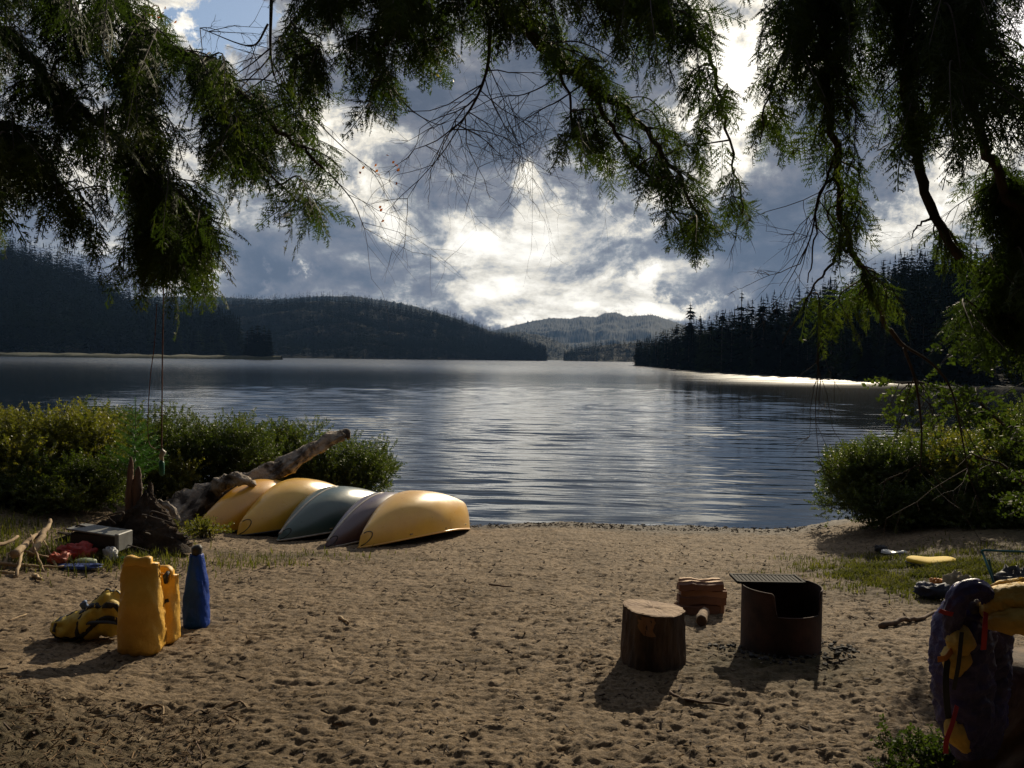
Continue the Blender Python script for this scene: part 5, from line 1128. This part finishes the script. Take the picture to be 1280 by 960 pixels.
tube_bag([B(1222, 940, 4.4), B(1225, 900, 4.4), B(1228, 850, 4.45), B(1230, 800, 4.45), B(1235, 765, 4.45)], [.08, .12, .13, .13, .10], purple_f, 'back_panel', seed=5)
# curled hip belt over the top left
cb = [B(1190, 800, 4.25), B(1192, 765, 4.22), B(1203, 742, 4.2), B(1222, 736, 4.2), B(1236, 748, 4.22), B(1238, 765, 4.25)]
tube_bag(cb, [.035, .05, .05, .045, .04, .03], purple_f, 'hip_belt', 18, .10, 7)
tube_bag([B(1207, 780, 4.3), B(1213, 762, 4.28), B(1222, 755, 4.3)], [.02, .04, .03], mat('grey_pad', (.10, .09, .08), (.05, .045, .04), 14, .9), 'lumbar_pad', 14, .1, 9)
tube_bag([B(1196, 800, 4.28), B(1195, 822, 4.24), B(1190, 845, 4.26)], [.035, .07, .03], khaki, 'side_pocket', 18, .05, 11)
tube_bag([B(1199, 782, 4.26), B(1200, 802, 4.22), B(1194, 832, 4.26)], [.03, .07, .02], khaki, 'side_pocket', 18, .05, 15)
tube_bag([B(1188, 890, 4.32), B(1196, 915, 4.28), B(1208, 936, 4.3)], [.03, .06, .03], khaki, 'bottom_pocket', 18, .05, 12)
tube_bag([B(1230, 768, 4.25), B(1248, 752, 4.2), B(1275, 748, 4.2), B(1310, 752, 4.2)], [.03, .065, .075, .075], khaki, 'top_lid', 22, .07, 13)
tube_bag([B(1236, 778, 4.22), B(1262, 775, 4.15), B(1300, 776, 4.15)], [.035, .068, .07], khaki, 'lid_flap', 22, .07, 14)
tube_bag([B(1230, 740, 4.3), B(1250, 733, 4.3), B(1285, 728, 4.32), B(1310, 724, 4.3)], [.012, .022, .028, .03], khaki, 'lid_edge', 16, .2, 17)
tube_bag([B(1262, 738, 4.22), B(1275, 736, 4.2)], [.018, .022], red_w, 'red_pull', 12, .2, 18)
def ribbon(pts, wd, m, name):
    b5 = MB(); sp = smooth_pts(pts, 5); rows = []
    for i, p in enumerate(sp):
        t_ = (sp[min(i + 1, len(sp) - 1)] - sp[max(0, i - 1)]).normalized(); s_ = t_.cross(Vector((0, 1, .2))).normalized() * wd / 2; n_ = Vector((0, -.003, 0)); rows.append([p - s_, p + s_, p + s_ + n_, p - s_ + n_])
    b5.loft(rows); return b5.build(name, m, bp)
ribbon([B(1191, 768, 4.18), B(1182, 766, 4.16), B(1174, 763, 4.16)], .022, red_w, 'strap'); ribbon([B(1196, 882, 4.2), B(1190, 905, 4.16), B(1183, 925, 4.15), B(1182, 942, 4.15)], .024, red_w, 'strap')
ribbon([B(1232, 765, 4.18), B(1231, 785, 4.14), B(1229, 812, 4.16)], .025, red_w, 'strap'); ribbon([B(1190, 812, 4.2), B(1182, 822, 4.18), B(1172, 824, 4.18)], .03, orange_f, 'strap')
ribbon([B(1185, 820, 4.2), B(1182, 850, 4.18), B(1184, 885, 4.18), B(1186, 898, 4.18)], .03, blk, 'strap'); ribbon([B(1202, 790, 4.16), B(1198, 830, 4.15), B(1192, 862, 4.17)], .02, blk, 'strap')

# ------------------------------------------------------------------ grass and litter
blade_m = leaf_mat('grass_blades', (.035, .042, .012), (.085, .085, .022), (.19, .16, .05), 2.8, .40, .6, spec=.1)
def grass(name, label, spots, n_, hgt_, seed, lean=.35, filt=None):
    random.seed(seed); V_ = []; F_ = []; c_ = 0
    while c_ < n_:
        cx, cy_, sx, sy = random.choice(spots); x_, y_ = random.gauss(cx, sx), random.gauss(cy_, sy)
        if filt is not None and random.random() > filt(x_, y_): continue
        z_ = gz(x_, y_) if c_ % 3 == 0 or c_ == 0 else z_
        z_ = gz(x_, y_); h_ = hgt_ * random.uniform(.4, 1.2); a = random.uniform(0, 6.28); w_ = .0035 * random.uniform(.8, 1.8); dx, dy = math.cos(a), math.sin(a); k_ = len(V_); l_ = h_ * random.uniform(.1, lean * 2.4)
        V_ += [(x_ - dy * w_, y_ + dx * w_, z_ - .01), (x_ + dy * w_, y_ - dx * w_, z_ - .01), (x_ + dx * l_ * .35 + dy * w_ * .8, y_ + dy * l_ * .35 - dx * w_ * .8, z_ + h_ * .6), (x_ + dx * l_ * .35 - dy * w_ * .8, y_ + dy * l_ * .35 + dx * w_ * .8, z_ + h_ * .6), (x_ + dx * l_ + dy * w_ * .1, y_ + dy * l_, z_ + h_), (x_ + dx * l_ - dy * w_ * .1, y_ + dy * l_, z_ + h_)]
        F_ += [(k_, k_ + 1, k_ + 2, k_ + 3), (k_ + 3, k_ + 2, k_ + 4, k_ + 5)]; c_ += 1
    return tag(link(name, mesh_np(name, V_, F_, 4, blade_m)), label, kind='stuff')
gm_ = lambda x_, y_: float(grass_mask(np.array([x_]), np.array([y_]))[0])
grass('grass_patch', 'short sunlit grass on the sand at the right', [(5.0, 10.2, 1.2, 1.2), (5.8, 9.6, 1.2, 1.2), (4.3, 10.0, .9, .8)], 15000, .055, 1, .6, filt=lambda x_, y_: gm_(x_, y_) ** 1.5 * (1.2 if perlin(np.array([x_ * 2.3]), np.array([y_ * 3.1]))[0] > -.08 else .12))
grass('weedy_grass', 'sparse weedy grass at the foot of the canoes', [(-2.7, 11.0, .7, .25), (-3.3, 10.7, .5, .3), (-3.4, 9.9, .3, .25), (-2.9, 10.3, .3, .12)], 520, .09, 2, .6)
grass('bank_grass', 'dark grass below the shrubs at the left edge', [(-5.6, 9.9, .6, .5), (-5.0, 9.7, .4, .3), (-6.2, 10.4, .6, .5), (-4.4, 9.9, .35, .2)], 3000, .13, 3, .5)
# leafy ground plants at the foot of the backpack
pg = gp(1165, 950); shrub('low leafy weeds growing at the foot of the backpack', pg + Vector((0, .0, -.02)), .24, .16, .12, shrub_b, 170, 77, tm=LTB, size=.085, cat='weeds', stems=3)
pg = gp(1120, 962); shrub('small weed tuft at the bottom edge left of the backpack', pg + Vector((0, .0, -.02)), .14, .10, .06, shrub_b, 60, 78, tm=LTB, size=.06, cat='weeds', stems=2)
def litter(name, label, n_, region, m, seed, smin, smax, thick=.25, long=3.0):
    random.seed(seed); b3_ = MB(); c_ = 0
    while c_ < n_:
        y_ = region[2] + (region[3] - region[2]) * random.random() ** 1.3; x_ = random.uniform(region[0], region[1]) * (y_ if region[4] else 1)
        if y_ > 13.5 and n_ != 700: continue
        s_ = random.uniform(smin, smax); L = s_ * random.uniform(1, long)
        b3_.box((x_, y_, gz(x_, y_) + .008 + random.uniform(-.004, .008)), (L, s_ * .5, s_ * thick), rot=Matrix.Rotation(random.uniform(0, 3.1), 3, 'Z') @ Matrix.Rotation(random.gauss(0, .25), 3, 'Y') @ Matrix.Rotation(random.gauss(0, .5), 3, 'X'), jitter=s_ * .12); c_ += 1
    return tag(b3_.build(name, m), label, kind='stuff')
litter('wood_crumbs', 'dark bark crumbs and chips scattered over the sand', 2600, (-.62, .62, 3.6, 13, True), mat('bark_crumb', (.09, .055, .033), (.03, .02, .013), 3, .9), 1, .006, .026)
litter('pale_chips', 'pale wood chips and shells scattered over the sand', 420, (-.62, .62, 3.6, 12, True), mat('pale_chip', (.50, .40, .27), (.30, .22, .13), 3, .9), 2, .005, .018)
litter('fallen_needles', 'fallen needles and twigs on the sand at lower left', 1800, (-3.6, -1.6, 3.9, 5.4, False), mat('needle_litter', (.20, .12, .05), (.06, .035, .018), 3, .9), 3, .005, .014, .3, 7)
litter('bank_litter', 'leaf litter along the foot of the left bank', 500, (-6.5, -2.6, 9.0, 10.6, False), mat('bank_crumb', (.10, .07, .04), (.04, .03, .018), 3, .9), 4, .006, .02, .3, 4)
litter('shore_debris', 'dark drift crumbs washed up along the waterline', 700, (-1.5, 5.5, 14.6, 15.5, False), mat('drift_crumb', (.07, .045, .028), (.025, .018, .012), 3, .9), 5, .008, .035, .35, 3)
